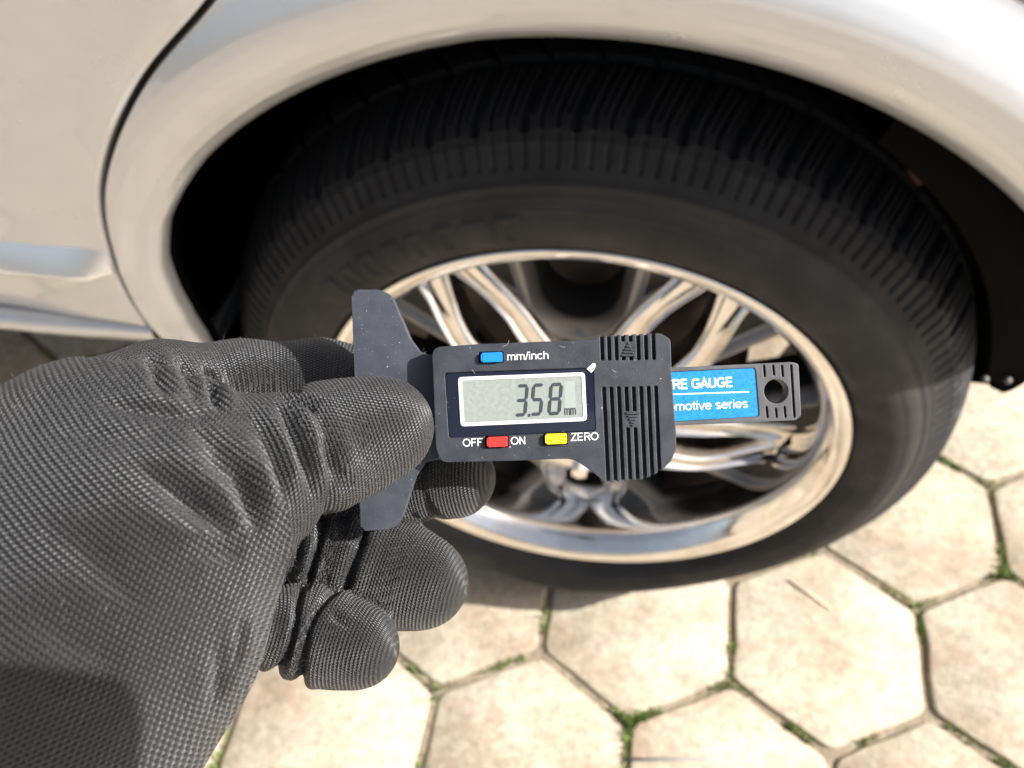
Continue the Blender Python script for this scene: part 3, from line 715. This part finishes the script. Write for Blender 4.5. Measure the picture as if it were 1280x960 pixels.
for k in (3, 4):
    a_, b_ = low_line(k, 483), low_line(k, 514); holes.append([L(a_-hw, 483.5), L(a_+hw, 483.3), L(b_+hw, 514), L(b_-hw, 514)])
    x_ = (779.5, 788.9)[k-3]; holes.append([L(x_-hw, 445.6), L(x_+hw, 445.4), L(x_+hw, 450.1), L(x_-hw, 450.3)])
bm = bmesh.new(); plate(bm, out, holes, GV, 0)
low = LP([(540, 434, 12), (600, 430, 0), (743, 424.6, 4), (749.5, 420.2, 0), (826, 417.4, 0), (838, 424, 10), (839.5, 470, 0), (845, 540, 10), (845, 562, 14), (838.6, 576.4, 0), (826, 588.5, 0), (814, 595, 0), (800, 599.4, 0), (757, 602.6, 0), (741, 590, 20), (716, 573, 34), (640, 576, 0), (551, 578, 14), (545, 560, 6)])
c_ = np.mean(low, axis=0); low2 = [(c_[0]+(p[0]-c_[0])*.999, c_[1]+(p[1]-c_[1])*.999) for p in low]; poly_prism(bm, low2, -.0112, low2, GV)
housing = bmlink('housing', bm, MAT['gauge plastic'], gauge, angle=30)
# beam with its hole, slots and recessed blue label
WB = -.0028; WF = WB-.0011
bo = LP([(822, 460.4, 0), (988, 452.5, 6), (998, 454, 6), (1001.5, 520, 7), (994, 525.5, 7), (828, 532.6, 0)], WB)
bh = [circle(970.2, 489, .0031, WB), LP([(828, 465.4, 0), (944.5, 459.5, 4), (949.5, 520.5, 4), (832, 527.8, 0)], WB), capsule(989, 457, 993, 520.5, 3.2, WB)]
for x0 in (955, 966.5, 977.5): bh.append(capsule(x0, 457.5, x0+1, 470 if x0 != 966.5 else 468, 3.0, WB)); bh.append(capsule(x0+3.3, 509 if x0 != 966.5 else 511, x0+4.4, 521, 3.0, WB))
bm = bmesh.new(); plate(bm, bo, bh, WF, WB); plate(bm, bo, [circle(970.2, 489, .0031, WB)], -.0072, WF)
beam = bmlink('slide_beam', bm, MAT['beam plastic'], gauge, angle=30)
label = slab('beam_label', [(828.3, 465.9, 0), (944.2, 460, 3.8), (949, 520.2, 3.8), (832.3, 527.3, 0)], WB-.00108, WB-.00020, MAT['blue label'], 0, beam)
def arc_(cx, cy, rx, ry, a0, a1, n=14):
    return [(cx+rx*math.cos(R_(a0+(a1-a0)*k/n)), cy+ry*math.sin(R_(a0+(a1-a0)*k/n))) for k in range(n+1)]
X = .73
GL = {   # plain grotesque letters drawn as pen strokes: (strokes, advance), cap height 1
 'm': ([[(.10, 0), (.10, X)], [(.10, .42)]+arc_(.265, .50, .165, .18, 170, 0)+[(.43, 0)], [(.43, .42)]+arc_(.595, .50, .165, .18, 170, 0)+[(.76, 0)]], .86),
 'n': ([[(.10, 0), (.10, X)], [(.10, .42)]+arc_(.29, .48, .19, .20, 170, 0)+[(.48, 0)]], .58),
 'h': ([[(.10, 0), (.10, 1)], [(.10, .42)]+arc_(.29, .48, .19, .20, 170, 0)+[(.48, 0)]], .58),
 'u': ([[(.48, X), (.48, 0)], [(.48, .30)]+arc_(.29, .245, .19, .20, 350, 180)+[(.10, X)]], .58),
 'i': ([[(.10, 0), (.10, X)], [(.10, .88), (.10, 1.0)]], .21),
 'c': ([arc_(.29, X/2, .235, X/2-.05, 42, 318, 18)], .53), '/': ([[(0, -.03), (.27, 1.0)]], .29),
 'o': ([arc_(.29, X/2, .235, X/2-.05, 0, 360, 24)], .58), 'e': ([[(.06, X/2+.01), (.52, X/2+.01)]+arc_(.29, X/2, .235, X/2-.05, 3, 318, 20)], .58),
 't': ([[(.16, .95), (.16, .18)]+arc_(.25, .15, .09, .10, 180, 280, 6), [(.02, X-.05), (.30, X-.05)]], .33), 'v': ([[(.03, X), (.26, .02), (.49, X)]], .52),
 's': ([arc_(.25, .535, .18, .145, 30, 200, 10)+[(.20, .40), (.30, .34)]+arc_(.25, .20, .19, .15, 40, -150, 12)], .50), 'r': ([[(.10, 0), (.10, X)], [(.10, .40)]+arc_(.29, .47, .19, .21, 170, 85, 6)], .36),
 'O': ([arc_(.41, .5, .345, .445, 0, 360, 28)], .82), 'F': ([[(.12, 0), (.12, .945), (.60, .945)], [(.12, .50), (.53, .50)]], .64), 'N': ([[(.12, 0), (.12, 1)], [(.12, .97), (.62, .03)], [(.62, 0), (.62, 1)]], .74),
 'Z': ([[(.07, .945), (.57, .945), (.07, .055), (.60, .055)]], .64), 'E': ([[(.60, .055), (.12, .055), (.12, .945), (.59, .945)], [(.12, .51), (.56, .51)]], .68), 'T': ([[(.03, .945), (.61, .945)], [(.32, .945), (.32, 0)]], .64),
 'R': ([[(.12, 0), (.12, .945), (.42, .945)]+arc_(.42, .72, .20, .225, 90, -90, 10)+[(.12, .495)], [(.42, .48), (.64, 0)]], .72), 'Y': ([[(.03, 1), (.33, .45), (.63, 1)], [(.33, .48), (.33, 0)]], .66),
 'G': ([arc_(.41, .5, .345, .445, 42, 335, 24)+[(.72, .44), (.43, .44)]], .80), 'A': ([[(.03, 0), (.345, .98), (.66, 0)], [(.14, .30), (.55, .30)]], .69), 'U': ([[(.12, 1), (.12, .33)]+arc_(.37, .33, .25, .275, 180, 360, 14)+[(.62, 1)]], .74), ' ': ([], .30)}
def text(name, s, px, py, capmm, w, mat, parent, bold=0.0, align='LEFT', width=None, rotpx=None, pen=.115):
    tot = sum(GL[c][1] for c in s); sy = capmm*1e-3; sx = (width*1e-3/tot) if width else sy
    a = R_(rotpx or 0); p0 = L(px, py, w); pen = pen+bold; x0 = 0; kz = 0
    for c in s:
        st, adv = GL[c]; V = []; F = []
        for line in st:
            line = [pt for i, pt in enumerate(line) if i == 0 or math.hypot(pt[0]-line[i-1][0], pt[1]-line[i-1][1]) > 1e-6]
            q = np.array([((x0+x)*sx, y*sy) for x, y in line]); hw = pen*.5*(sx+sy)*.5; kz += 1; n = len(q); z = w+.00003+2e-6*(kz % 3)
            cl = np.allclose(q[0], q[-1]); b = len(V)
            for i in range(n):
                d0 = q[i]-q[i-1] if i else (q[0]-q[-2] if cl else q[1]-q[0]); d1 = q[(i+1) % n]-q[i] if i < n-1 else (q[1]-q[0] if cl else q[i]-q[i-1])
                d0 = d0/np.linalg.norm(d0); d1 = d1/np.linalg.norm(d1); n0 = np.array([-d0[1], d0[0]]); n1 = np.array([-d1[1], d1[0]]); m = n0+n1; m = m/np.linalg.norm(m); m = m*min(2.2, 1/max(.3, m@n0))*hw
                for sg_ in (1, -1): r = q[i]+m*sg_; V.append((p0[0]+r[0]*math.cos(a)-r[1]*math.sin(a), p0[1]+r[0]*math.sin(a)+r[1]*math.cos(a), z))
            F += [(b+2*i, b+2*i+1, b+2*i+3, b+2*i+2) for i in range(n-1)]
        x0 += adv
        if not V: continue
        me = bpy.data.meshes.new(name); me.from_pydata([tuple(map(float, v)) for v in V], [], F); me.update(); link(name, me, mat, parent)
k_ = .2*(GD-0)/GD
text('letter', 'mm/inch', 633.5, 450.5, 1.95, .00002, MAT['white print'], housing, .0, width=53*.2)
text('letter', 'OFF', 578.5, 558.3, 1.95, .00002, MAT['white print'], housing, .012, width=25.5*.2)
text('letter', 'ON', 638.5, 556, 1.95, .00002, MAT['white print'], housing, .012, width=19*.2)
text('letter', 'ZERO', 713.5, 551.2, 1.95, .00002, MAT['white print'], housing, .012, width=35*.2)
text('letter', 'TYRE GAUGE', 822.5, 487.3, 2.42, WB-.00019, MAT['white print'], label, .075, width=95.5*.2, rotpx=.3)
text('letter', 'Automotive series', 811, 514.8, 2.2, WB-.00019, MAT['white print'], label, .012, width=126*.2, rotpx=.3)
slab('printed_rule', [(812, 493.0), (936.5, 488.9), (936.5, 490.6), (812, 494.7)], WB-.0003, WB-.00016, MAT['white print'], 0, label)
# display window
bez = slab('display_window', [(557, 467, 3.5), (741.5, 460.3, 3.5), (744.5, 538.5, 3.5), (561.5, 547, 3.5)], -.00188, -.0001, MAT['bezel gloss'], .0002, housing)
def ring_frame(name, o_pts, i_pts, w0, w1, mat, parent):
    O = LP(o_pts, w1); I = LP(i_pts, w1); n = len(O); V = []; F = []
    for P, w in ((O, w0), (O, w1), (I, w1), (I, w0)): V += [(p[0], p[1], w) for p in P]
    for q in range(3):
        for k in range(n): F.append((q*n+k, q*n+(k+1) % n, (q+1)*n+(k+1) % n, (q+1)*n+k))
    me = bpy.data.meshes.new(name); me.from_pydata(V, [], F); me.update(); return link(name, me, mat, parent)
ring_frame('display_frame', [(572.5, 471.5, 5), (731, 465.2, 5), (733.8, 526, 5), (576, 533, 5)], [(577.3, 475.6, 2.5), (727, 469.7, 2.5), (729.2, 521.8, 2.5), (580.5, 528.4, 2.5)], -.0001, .00008, MAT['white print'], bez)
lcd = slab('lcd_screen', [(577.5, 475.8, 2), (726.8, 469.9, 2), (729, 521.6, 2), (580.7, 528.2, 2)], -.0001, -.00004, MAT['lcd'], 0, bez)
slab('lcd_segment_area', [(705.5, 476.5), (718, 476), (720, 509.5), (706, 510)], -.00006, -.00002, MAT['lcd pale'], 0, bez)
# seven segment digits
def digit(px, py, wd, ht, segs, name='digit'):
    t = 4.2; g = .75; sl = 3.4; bm = bmesh.new(); h2 = ht/2
    def P(x, y): return (px+x+sl*(.5-y/ht)*1.0, py+y-.043*x)
    def hseg(y):
        return [P(g+1, y), P(g+1+t/2, y-t/2) if y > 1 else P(g+.3, y-t/2+1.2), P(wd-g-1-t/2, y-t/2) if y > 1 else P(wd-g-.3, y-t/2+1.2), P(wd-g-1, y), P(wd-g-1-t/2, y+t/2), P(g+1+t/2, y+t/2)]
    def vseg(x, y0, y1):
        return [P(x, y0+g), P(x+t/2, y0+g+t/2), P(x+t/2, y1-g-t/2), P(x, y1-g), P(x-t/2, y1-g-t/2), P(x-t/2, y0+g+t/2)]
    geo = {'a': hseg(t/2), 'g': hseg(h2), 'd': hseg(ht-t/2), 'f': vseg(t/2, t/2, h2), 'b': vseg(wd-t/2, t/2, h2), 'e': vseg(t/2, h2, ht-t/2), 'c': vseg(wd-t/2, h2, ht-t/2)}
    for s in segs:
        q = [L(*p) for p in geo[s]]; poly_prism(bm, q, -.00004, q, .00003)
    bmlink(name, bm, MAT['lcd ink'], lcd)
digit(644.2, 480.5, 15.6, 40.5, 'abgcd'); digit(663.7, 479.6, 15.6, 40.5, 'afgcd'); digit(685.6, 478.8, 16.8, 40.5, 'abcdefg')
slab('decimal_point', [(660, 517.5), (663, 517.3), (663, 520.8), (660, 521)], -.00004, .00003, MAT['lcd ink'], 0, lcd)
text('unit_mark', 'mm', 705.5, 518.8, 2.3, .00001, MAT['lcd ink'], lcd, -.01, width=15*.2, rotpx=.3)
for nme, x0, y0, x1, y1 in BTN:
    slab('button', [(x0, y0, 2), (x1, y0-.9, 2), (x1+.3, y1-.4, 2), (x0+.3, y1+.5, 2)], -.00188, .0011, MAT[nme], .00045)
# small torn corner of the protective film and the grip emblems
slab('film_corner', [(733, 461, 0), (737, 457.5, 1), (742, 453, 3), (745.5, 456, 3), (742, 463, 2), (739, 466, 0)], -.00002, .00022, MAT['white print'], .00006, housing)
def emblem(cx, cy, up):
    bm = bmesh.new(); s = -1 if up else 1
    for k in range(5):
        a, b = k/5+.03, (k+.55)/5+.03
        def row(t): y = (-9.5+19*t); hw = 9.2*t; return y, hw
        y0, w0 = row(a); y1, w1 = row(b)
        q = [(cx-w0-.2, cy-s*y0), (cx+w0+.2, cy-s*y0), (cx+w1, cy-s*y1), (cx-w1, cy-s*y1)]
        q = [L(*p) for p in q]; poly_prism(bm, q, -.0002, q, .00035)
    return bmlink('grip_emblem', bm, MAT['gauge plastic'], housing)
emblem(785.5, 437, True); emblem(791, 524, False)

def specks():
    V = []; F = []
    for _ in range(130):
        px, py, w = (rng.uniform(548, 740), rng.uniform(432, 574), .00003) if rng.random() < .7 else (rng.uniform(445, 500), rng.uniform(370, 470), -.00477)
        if w > -.001 and py > 555 and px > 700: continue
        p = L(px, py, w); r = abs(rng.normal(0, .00006))+.00003; k = len(V)
        for q in range(5): a = q*1.2566+rng.uniform(-.3, .3); V.append((p[0]+r*math.cos(a), p[1]+r*math.sin(a)*rng.uniform(.4, 1), w+.00002))
        F.append((k, k+1, k+2, k+3, k+4))
    for (x0, y0, dx, dy) in ((628, 433, 8, -7), (590, 462, 3, 6), (596, 476, -3, 8), (655, 470, 1, 6), (590, 497, 2, 4), (700, 432, 6, 2), (765, 462, 5, 4)):
        for q in range(5):
            t0, t1 = q/5, (q+1)/5; f = lambda t: (x0+dx*t+2.0*math.sin(t*3), y0+dy*t+1.2*math.sin(t*4)); a = L(*f(t0), .0004); b = L(*f(t1), .0004); k = len(V); w = .00003
            n = Vector((-(b[1]-a[1]), b[0]-a[0])).normalized()*w
            V += [(a[0]-n.x, a[1]-n.y, .0004), (a[0]+n.x, a[1]+n.y, .0004), (b[0]+n.x, b[1]+n.y, .0004), (b[0]-n.x, b[1]-n.y, .0004)]; F.append((k, k+1, k+2, k+3))
    o = pydata('dust_specks', V, F, simple('dust', (.42, .41, .39), .9), gauge); tag(o, kind='stuff')
specks()

# ------------------------------------------------------------------ the gloved hand: one implicit surface, meshed here
DS = .92    # the palm is flatter than it is wide
def H(px, py, d, rpx, scale=1.0):      # joint: camera-space point + radius given in picture units
    return np.array([(px-640)/FPX*d, -(py-480)/FPX*d, d, rpx/FPX*d*scale])
CH = {   # chains of joints from the palm outwards
    'palm': ([H(-190, 1230, .169, 225), H(12, 800, .184, 210), H(145, 650, .1955, 192), H(212, 622, .207, 126)], .014),
    'heel': ([H(-90, 1180, .170, 180), H(62, 965, .180, 142), H(150, 780, .1925, 157), H(208, 695, .206, 112)], .014),
    'thumb': ([H(165, 650, .186, 112), H(290, 602, .1925, 87), H(338, 583, .197, 77), H(383, 568, .2015, 69), H(430, 550, .2055, 70.5), H(477, 534, .2085, 65.5)], .006),
    'index': ([H(120, 530, .211, 82), H(205, 498, .229, 71), H(300, 482, .242, 57), H(400, 478, .2475, 52), H(500, 486, .2485, 48), H(590, 505, .249, 44)], .004),
    'middle': ([H(260, 610, .225, 62), H(400, 610, .250, 52), H(480, 600, .250, 50), H(569, 597, .246, 50.5)], .004),
    'ring': ([H(240, 680, .222, 58), H(338, 688, .238, 42), H(398, 690, .244, 54), H(455, 704, .244, 59), H(500, 719, .2435, 62), H(529, 728, .2425, 56.5)], .004),
    'little': ([H(235, 765, .215, 58), H(330, 781, .223, 44), H(378, 788, .2265, 49.5), H(420, 801, .2255, 53), H(449, 809, .2245, 50)], .004),
}
BONES = []; CHN = list(CH)
for ci, nme in enumerate(CHN):
    J, k = CH[nme]; s = 0.0
    for i in range(len(J)-1):
        BONES.append((ci, J[i], J[i+1], s, k)); s += float(np.linalg.norm(J[i+1][:3]-J[i][:3]))
def bone_d(P, A, B, flat=1.0):
    a = A[:3]; ab = B[:3]-a; pa = P-a
    if flat != 1.0:
        f = np.array([1, 1, 1/flat]); pa = pa*f; ab = ab*f
    h = np.clip((pa@ab)/(ab@ab), 0, 1)
    return np.linalg.norm(pa-h[..., None]*ab, axis=-1)-(A[3]+(B[3]-A[3])*h), h
def smin(a, b, k):
    h = np.maximum(k-np.abs(a-b), 0)/k; return np.minimum(a, b)-h*h*k*.25
def hand_sdf(P):
    tot = None; ch = {}
    for ci, A, B, s, k in BONES:
        d, _ = bone_d(P, A, B, DS if ci < 2 else 1.0)
        ch[ci] = d if ci not in ch else smin(ch[ci], d, k)
    palm = smin(ch[0], ch[1], .016)
    d = smin(palm, ch[2], .011)
    for ci in range(3, len(CHN)):
        d = smin(d, ch[ci], .0035)
    return d
def surface_nets(f, lo, hi, cell):
    n = np.ceil((hi-lo)/cell).astype(int)+1; ax = [lo[i]+cell*np.arange(n[i]) for i in range(3)]
    val = np.empty(n, np.float32); yy, zz = np.meshgrid(ax[1], ax[2], indexing='ij')
    for i in range(n[0]):
        P = np.stack([np.full(yy.shape, ax[0][i]), yy, zz], -1).astype(np.float32); val[i] = f(P)
    ins = val < 0; acc = np.zeros((*(n-1), 3), np.float32); cnt = np.zeros(n-1, np.int32)
    cs_ = [(0, 0, 0), (1, 0, 0), (0, 1, 0), (1, 1, 0), (0, 0, 1), (1, 0, 1), (0, 1, 1), (1, 1, 1)]
    def sl(c): return tuple(slice(c[i], n[i]-1+c[i]) for i in range(3))
    for a in cs_:
        for d in range(3):
            if a[d] == 0:
                b = list(a); b[d] = 1; va, vb = val[sl(a)], val[sl(b)]; x_ = (va < 0) != (vb < 0)
                t = np.where(x_, va/np.where(x_, va-vb, 1), 0)
                for e in range(3): acc[..., e] += np.where(x_, a[e]+(t if e == d else 0), 0)
                cnt += x_
    act = cnt > 0; idx = np.full(act.shape, -1, np.int64); idx[act] = np.arange(act.sum())
    ijk = np.argwhere(act); V = (acc[act]/cnt[act][:, None]+ijk)*cell+lo
    Fs = []
    for d in range(3):
        e, g2 = (d+1) % 3, (d+2) % 3
        A = [slice(None)]*3; B = [slice(None)]*3; A[d] = slice(0, n[d]-1); B[d] = slice(1, n[d])
        ia, ib = ins[tuple(A)], ins[tuple(B)]; m = ia != ib
        w = np.argwhere(m); w = w[(w[:, e] > 0) & (w[:, g2] > 0) & (w[:, e] < n[e]-1) & (w[:, g2] < n[g2]-1)]
        def I(de, dg):
            q = w.copy(); q[:, e] -= de; q[:, g2] -= dg; return idx[q[:, 0], q[:, 1], q[:, 2]]
        q = np.stack([I(1, 1), I(0, 1), I(0, 0), I(1, 0)], 1); fl = ia[tuple(w.T)]
        q[~fl] = q[~fl][:, ::-1]; Fs.append(q)
    F = np.vstack(Fs); F = F[(F >= 0).all(1)]
    return V, F
def grad(f, P, e=4e-4):
    g = np.stack([f(P+np.eye(3)[k]*e)-f(P-np.eye(3)[k]*e) for k in range(3)], -1); return g/(np.linalg.norm(g, axis=-1, keepdims=True)+1e-9)
CELL = .00085
lo = np.array([-.150, -.150, .118]); hi = np.array([.004, .022, .268])
HV, HF = surface_nets(hand_sdf, lo, hi, CELL)
for _ in range(2):
    g_ = grad(hand_sdf, HV); HV = HV-g_*hand_sdf(HV)[:, None]
HN = grad(hand_sdf, HV)
# folds in the cloth: each follows a line on the glove's own surface
def surf(px, py):       # nearest glove point on the line of sight through a traced point
    dr = np.array([(px-640)/FPX, -(py-480)/FPX, 1.0]); t = np.arange(.12, .262, .0004)
    v = hand_sdf(t[:, None]*dr[None]); k = np.argmax(v < .0004); return t[k]*dr if v[k] < .0004 else None
FOLDS = [  # (points, depth mm, width mm)
    # thumb joint, ball of the thumb
    ([(346, 490), (358, 516), (374, 555), (386, 592), (397, 626)], 3.0, 2.6), ([(348, 490), (366, 500), (398, 512)], 2.0, 1.9), ([(398, 545), (410, 575), (428, 602), (446, 612)], 1.6, 2.6),
    ([(286, 570), (302, 596), (316, 625), (325, 668)], 3.4, 2.8), ([(252, 560), (280, 592), (304, 632), (316, 660)], 1.7, 3.0), ([(236, 530), (268, 556), (296, 590)], 1.0, 3.2),
    ([(320, 520), (338, 556), (350, 600), (352, 630)], 1.3, 2.8), ([(200, 600), (250, 640), (290, 664), (314, 680)], 1.6, 3.2), ([(160, 570), (230, 622), (296, 664)], 1.0, 4.0), ([(230, 690), (280, 690), (316, 690)], .9, 3.0),
    # root of the index finger
    ([(186, 436), (196, 464), (212, 498)], 2.2, 2.4), ([(224, 442), (234, 476), (248, 506)], 1.0, 2.4), ([(256, 458), (266, 488), (277, 514)], 2.4, 2.0), ([(110, 500), (190, 514), (280, 519)], 1.3, 3.4), ([(60, 540), (150, 545), (260, 535)], .6, 4.5),
    ([(418, 662), (434, 670), (458, 680)], 1.0, 2.2), ([(412, 764), (426, 777), (440, 783)], .9, 1.4),
    # edge of the palm and the side of the wrist
    ([(306, 770), (300, 810), (292, 840)], 1.0, 2.0), ([(272, 800), (280, 845), (268, 890)], 1.2, 3.0), ([(40, 640), (120, 700), (190, 770)], .6, 5.0), ([(20, 760), (100, 800), (170, 850)], .6, 5.0),
]
disp = np.zeros(len(HV))
for pts, dp, wd in FOLDS:
    q = [surf(*p) for p in resample(chaikin(pts, 2), 26)]; q = np.array([p for p in q if p is not None])
    if len(q) < 3: continue
    box_ = (HV > q.min(0)-.012).all(1) & (HV < q.max(0)+.012).all(1); ii = np.where(box_)[0]
    D = np.linalg.norm(HV[ii][:, None]-q[None], axis=2); j = D.argmin(1); d = D.min(1); e = np.minimum(j, len(q)-1-j)/8.0; taper = np.clip(e, .05, 1)
    w_ = wd*1e-3
    disp[ii] += taper*dp*.95e-3*(-1.1*np.exp(-(d/(w_*.52))**2)-.35*np.exp(-(d/(w_*1.1))**2)+.62*np.exp(-((d-w_*1.45)/(w_*.95))**2))
# creases that run round a finger at its joints, with the cloth puffed up between them
vb = np.full(len(HV), 1e9); vch = np.zeros(len(HV), int)
for ci, A, B, s_, k in BONES:
    d, _ = bone_d(HV, A, B, DS if ci < 2 else 1.0); m = d < vb; vb[m] = d[m]; vch[m] = ci
RINGS = {5: [(389, 690, 2.1, 1.7, .25), (452, 703, 1.9, 1.6, -.2), (352, 688, 1.0, 1.6, .2)], 6: [(360, 786, 1.7, 1.4, .15), (399, 795, 1.6, 1.5, .1)], 4: [(545, 598, .4, 1.5, .1)], 2: [(384, 567, .75, 2.2, .5)]}
for ci, lst in RINGS.items():
    J = np.array([j[:3] for j in CH[CHN[ci]][0]]); cl = resample(chaikin(J, 3), 80); sg = np.r_[0, np.cumsum(np.linalg.norm(np.diff(cl, axis=0), axis=1))]
    ii = np.where(vch == ci)[0]; jj = np.linalg.norm(HV[ii][:, None]-cl[None], axis=2).argmin(1); tg = np.gradient(cl, axis=0); tg /= np.linalg.norm(tg, axis=1)[:, None]
    u = sg[jj]+((HV[ii]-cl[jj])*tg[jj]).sum(1); rel = HV[ii]-cl[jj]; an = np.arctan2(rel[:, 1], -rel[:, 2])      # 0 towards the lens
    px_ = np.stack([640+FPX*cl[:, 0]/cl[:, 2], 480-FPX*cl[:, 1]/cl[:, 2]], 1)
    for (qx, qy, dp, wd, sk) in lst:
        u0 = sg[np.linalg.norm(px_-np.array([qx, qy]), axis=1).argmin()]; w_ = wd*1e-3
        d = np.abs(u-u0-sk*.004*np.sin(an)-.0006*np.sin(an*3+qx)); mk = np.clip((1.15+np.cos(an))/1.2, .12, 1)
        disp[ii] += mk*dp*1e-3*(-1.0*np.exp(-(d/(w_*.55))**2)-.4*np.exp(-(d/(w_*1.3))**2)+.6*np.exp(-((d-w_*2.0)/(w_*1.2))**2))
# broad unevenness of stretched cloth
for _ in range(70):
    c = HV[rng.integers(len(HV))]; r = rng.uniform(.005, .018); disp += rng.normal(0, .00042)*np.exp(-(np.linalg.norm(HV-c, axis=1)/r)**2)
HV = HV+HN*disp[:, None]
# knit coordinates: along each finger and round it; the palm gets its own direction
FC = HV[HF].mean(1); best = np.full(len(FC), 1e9); fb_ = np.zeros(len(FC), int)
for bi, (ci, A, B, s, k) in enumerate(BONES):
    d, _ = bone_d(FC, A, B, DS if ci < 2 else 1.0); d = d+(.002 if ci < 2 else 0)
    m = d < best; best[m] = d[m]; fb_[m] = bi
chain_of = np.array([b[0] for b in BONES])[fb_]; first_thumb = [i for i, b in enumerate(BONES) if b[0] == 2][0]; chain_of[fb_ == first_thumb] = 0
UV = np.zeros((len(HF), 4, 2), np.float32)
for ci in range(len(CHN)):
    m = np.where(chain_of == ci)[0]
    if not len(m): continue
    C = HV[HF[m]]       # (n,4,3)
    J = np.array([j[:3] for j in CH[CHN[ci]][0]])
    if ci < 2:
        ax_ = np.array([.62, .70, .35]); ax_ /= np.linalg.norm(ax_); sd = np.cross([0, 0, 1.0], ax_); sd /= np.linalg.norm(sd)
        u = C@ax_+.05*np.sin((C@sd)*40)*.12; v = C@sd; v = v*(1+2.0*(C@ax_+.03))
        UV[m, :, 0] = u/.00120; UV[m, :, 1] = v/.00104
    else:
        # smooth centre line -> arc length and angle
        cl = resample(chaikin(J, 3), 60); seg = np.linalg.norm(np.diff(cl, axis=0), axis=1); S_ = np.r_[0, np.cumsum(seg)]
        fc = C.mean(1); jj = np.linalg.norm(fc[:, None]-cl[None], axis=2).argmin(1); t_ = np.gradient(cl, axis=0); t_ /= np.linalg.norm(t_, axis=1)[:, None]
        # continuous parallel frame
        e1 = np.cross(t_, [0, 0, 1.0]); e1 /= np.linalg.norm(e1, axis=1)[:, None]; e2 = np.cross(t_, e1)
        tl = t_[jj][:, None]; rel = C-cl[jj][:, None]
        u = S_[jj][:, None]+(rel*tl).sum(-1); ang = np.arctan2((rel*e1[jj][:, None]).sum(-1), (rel*e2[jj][:, None]).sum(-1))
        a0 = ang[:, :1]; ang = a0+((ang-a0+np.pi) % (2*np.pi)-np.pi)
        rad = {2: .0128, 3: .0115, 4: .0105, 5: .0115, 6: .0105}[ci]
        UV[m, :, 0] = u/.00092; UV[m, :, 1] = ang*rad/.00078
camM = Matrix((AX, AY, AZ)).transposed()
CMn = np.array([list(r) for r in camM]); wrist = H(20, 900, .18, 0)[:3]
WV = HV@CMn.T+np.array(CAM)
hand_origin = np.array(CAM)+CMn@wrist
person = empty('person', tuple(hand_origin))
tag(person, "person's left hand in a black knitted work glove pinching the gauge by its base", 'person')
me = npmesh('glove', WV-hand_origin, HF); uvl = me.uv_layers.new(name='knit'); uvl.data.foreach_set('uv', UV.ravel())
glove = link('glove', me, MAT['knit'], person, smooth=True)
# loose fibres standing off the knit
def fuzz(n=9000):
    V = []; F = []; pick = rng.integers(len(HV), size=n); Nw = HN@CMn.T
    for i in pick:
        p = WV[i]-hand_origin; nn_ = Nw[i]; l = abs(rng.normal(0, .0006))+.0003; d = nn_+rng.normal(0, .7, 3); d /= np.linalg.norm(d)
        sd = np.cross(d, rng.normal(0, 1, 3)); sd /= np.linalg.norm(sd)+1e-9; w = .000022; mid = p+d*l*.6+rng.normal(0, .00012, 3); tip = mid+(d+rng.normal(0, .6, 3))*l*.5
        k = len(V); V += [p-sd*w, p+sd*w, mid-sd*w, mid+sd*w, tip]; F += [(k, k+1, k+3, k+2), (k+2, k+3, k+4)]
    me = bpy.data.meshes.new('loose_fibres'); me.from_pydata([tuple(map(float, v)) for v in V], [], F); me.update()
    tag(link('loose_fibres', me, simple('lint', (.10, .10, .10), .8), person), kind='stuff')
fuzz()

# ------------------------------------------------------------------ the telephone the picture is taken with (just behind the lens; unseen, added and sized to shadow the glove)
phone = empty('smartphone'); PMt = Matrix((AX, AY, -AZ)).transposed().to_4x4(); PMt.translation = CAM; phone.matrix_world = PMt
tag(phone, 'dark smartphone held level behind the lens, taking the picture, unseen, added for its shadow on the glove', 'phone')
def pslab(name, pts, z0, z1, mat, bev, r):
    bm = bmesh.new(); P = round_poly([(*p, r) for p in pts], 8); poly_prism(bm, P, z0, P, z1, bev); return bmlink(name, bm, mat, phone, angle=30)
pslab('shell', [(-.002, -.040), (.174, -.040), (.174, .040), (-.002, .040)], .0115, .0040, MAT['phone shell'], .0008, .009)
pslab('screen', [(-.000, -.038), (.172, -.038), (.172, .038), (-.000, .038)], .0115, .0118, MAT['phone glass'], 0, .008)
pslab('camera_bump', [(-.009, -.012), (.011, -.012), (.011, .012), (-.009, .012)], .0040, .0020, MAT['phone glass'], .0004, .004)
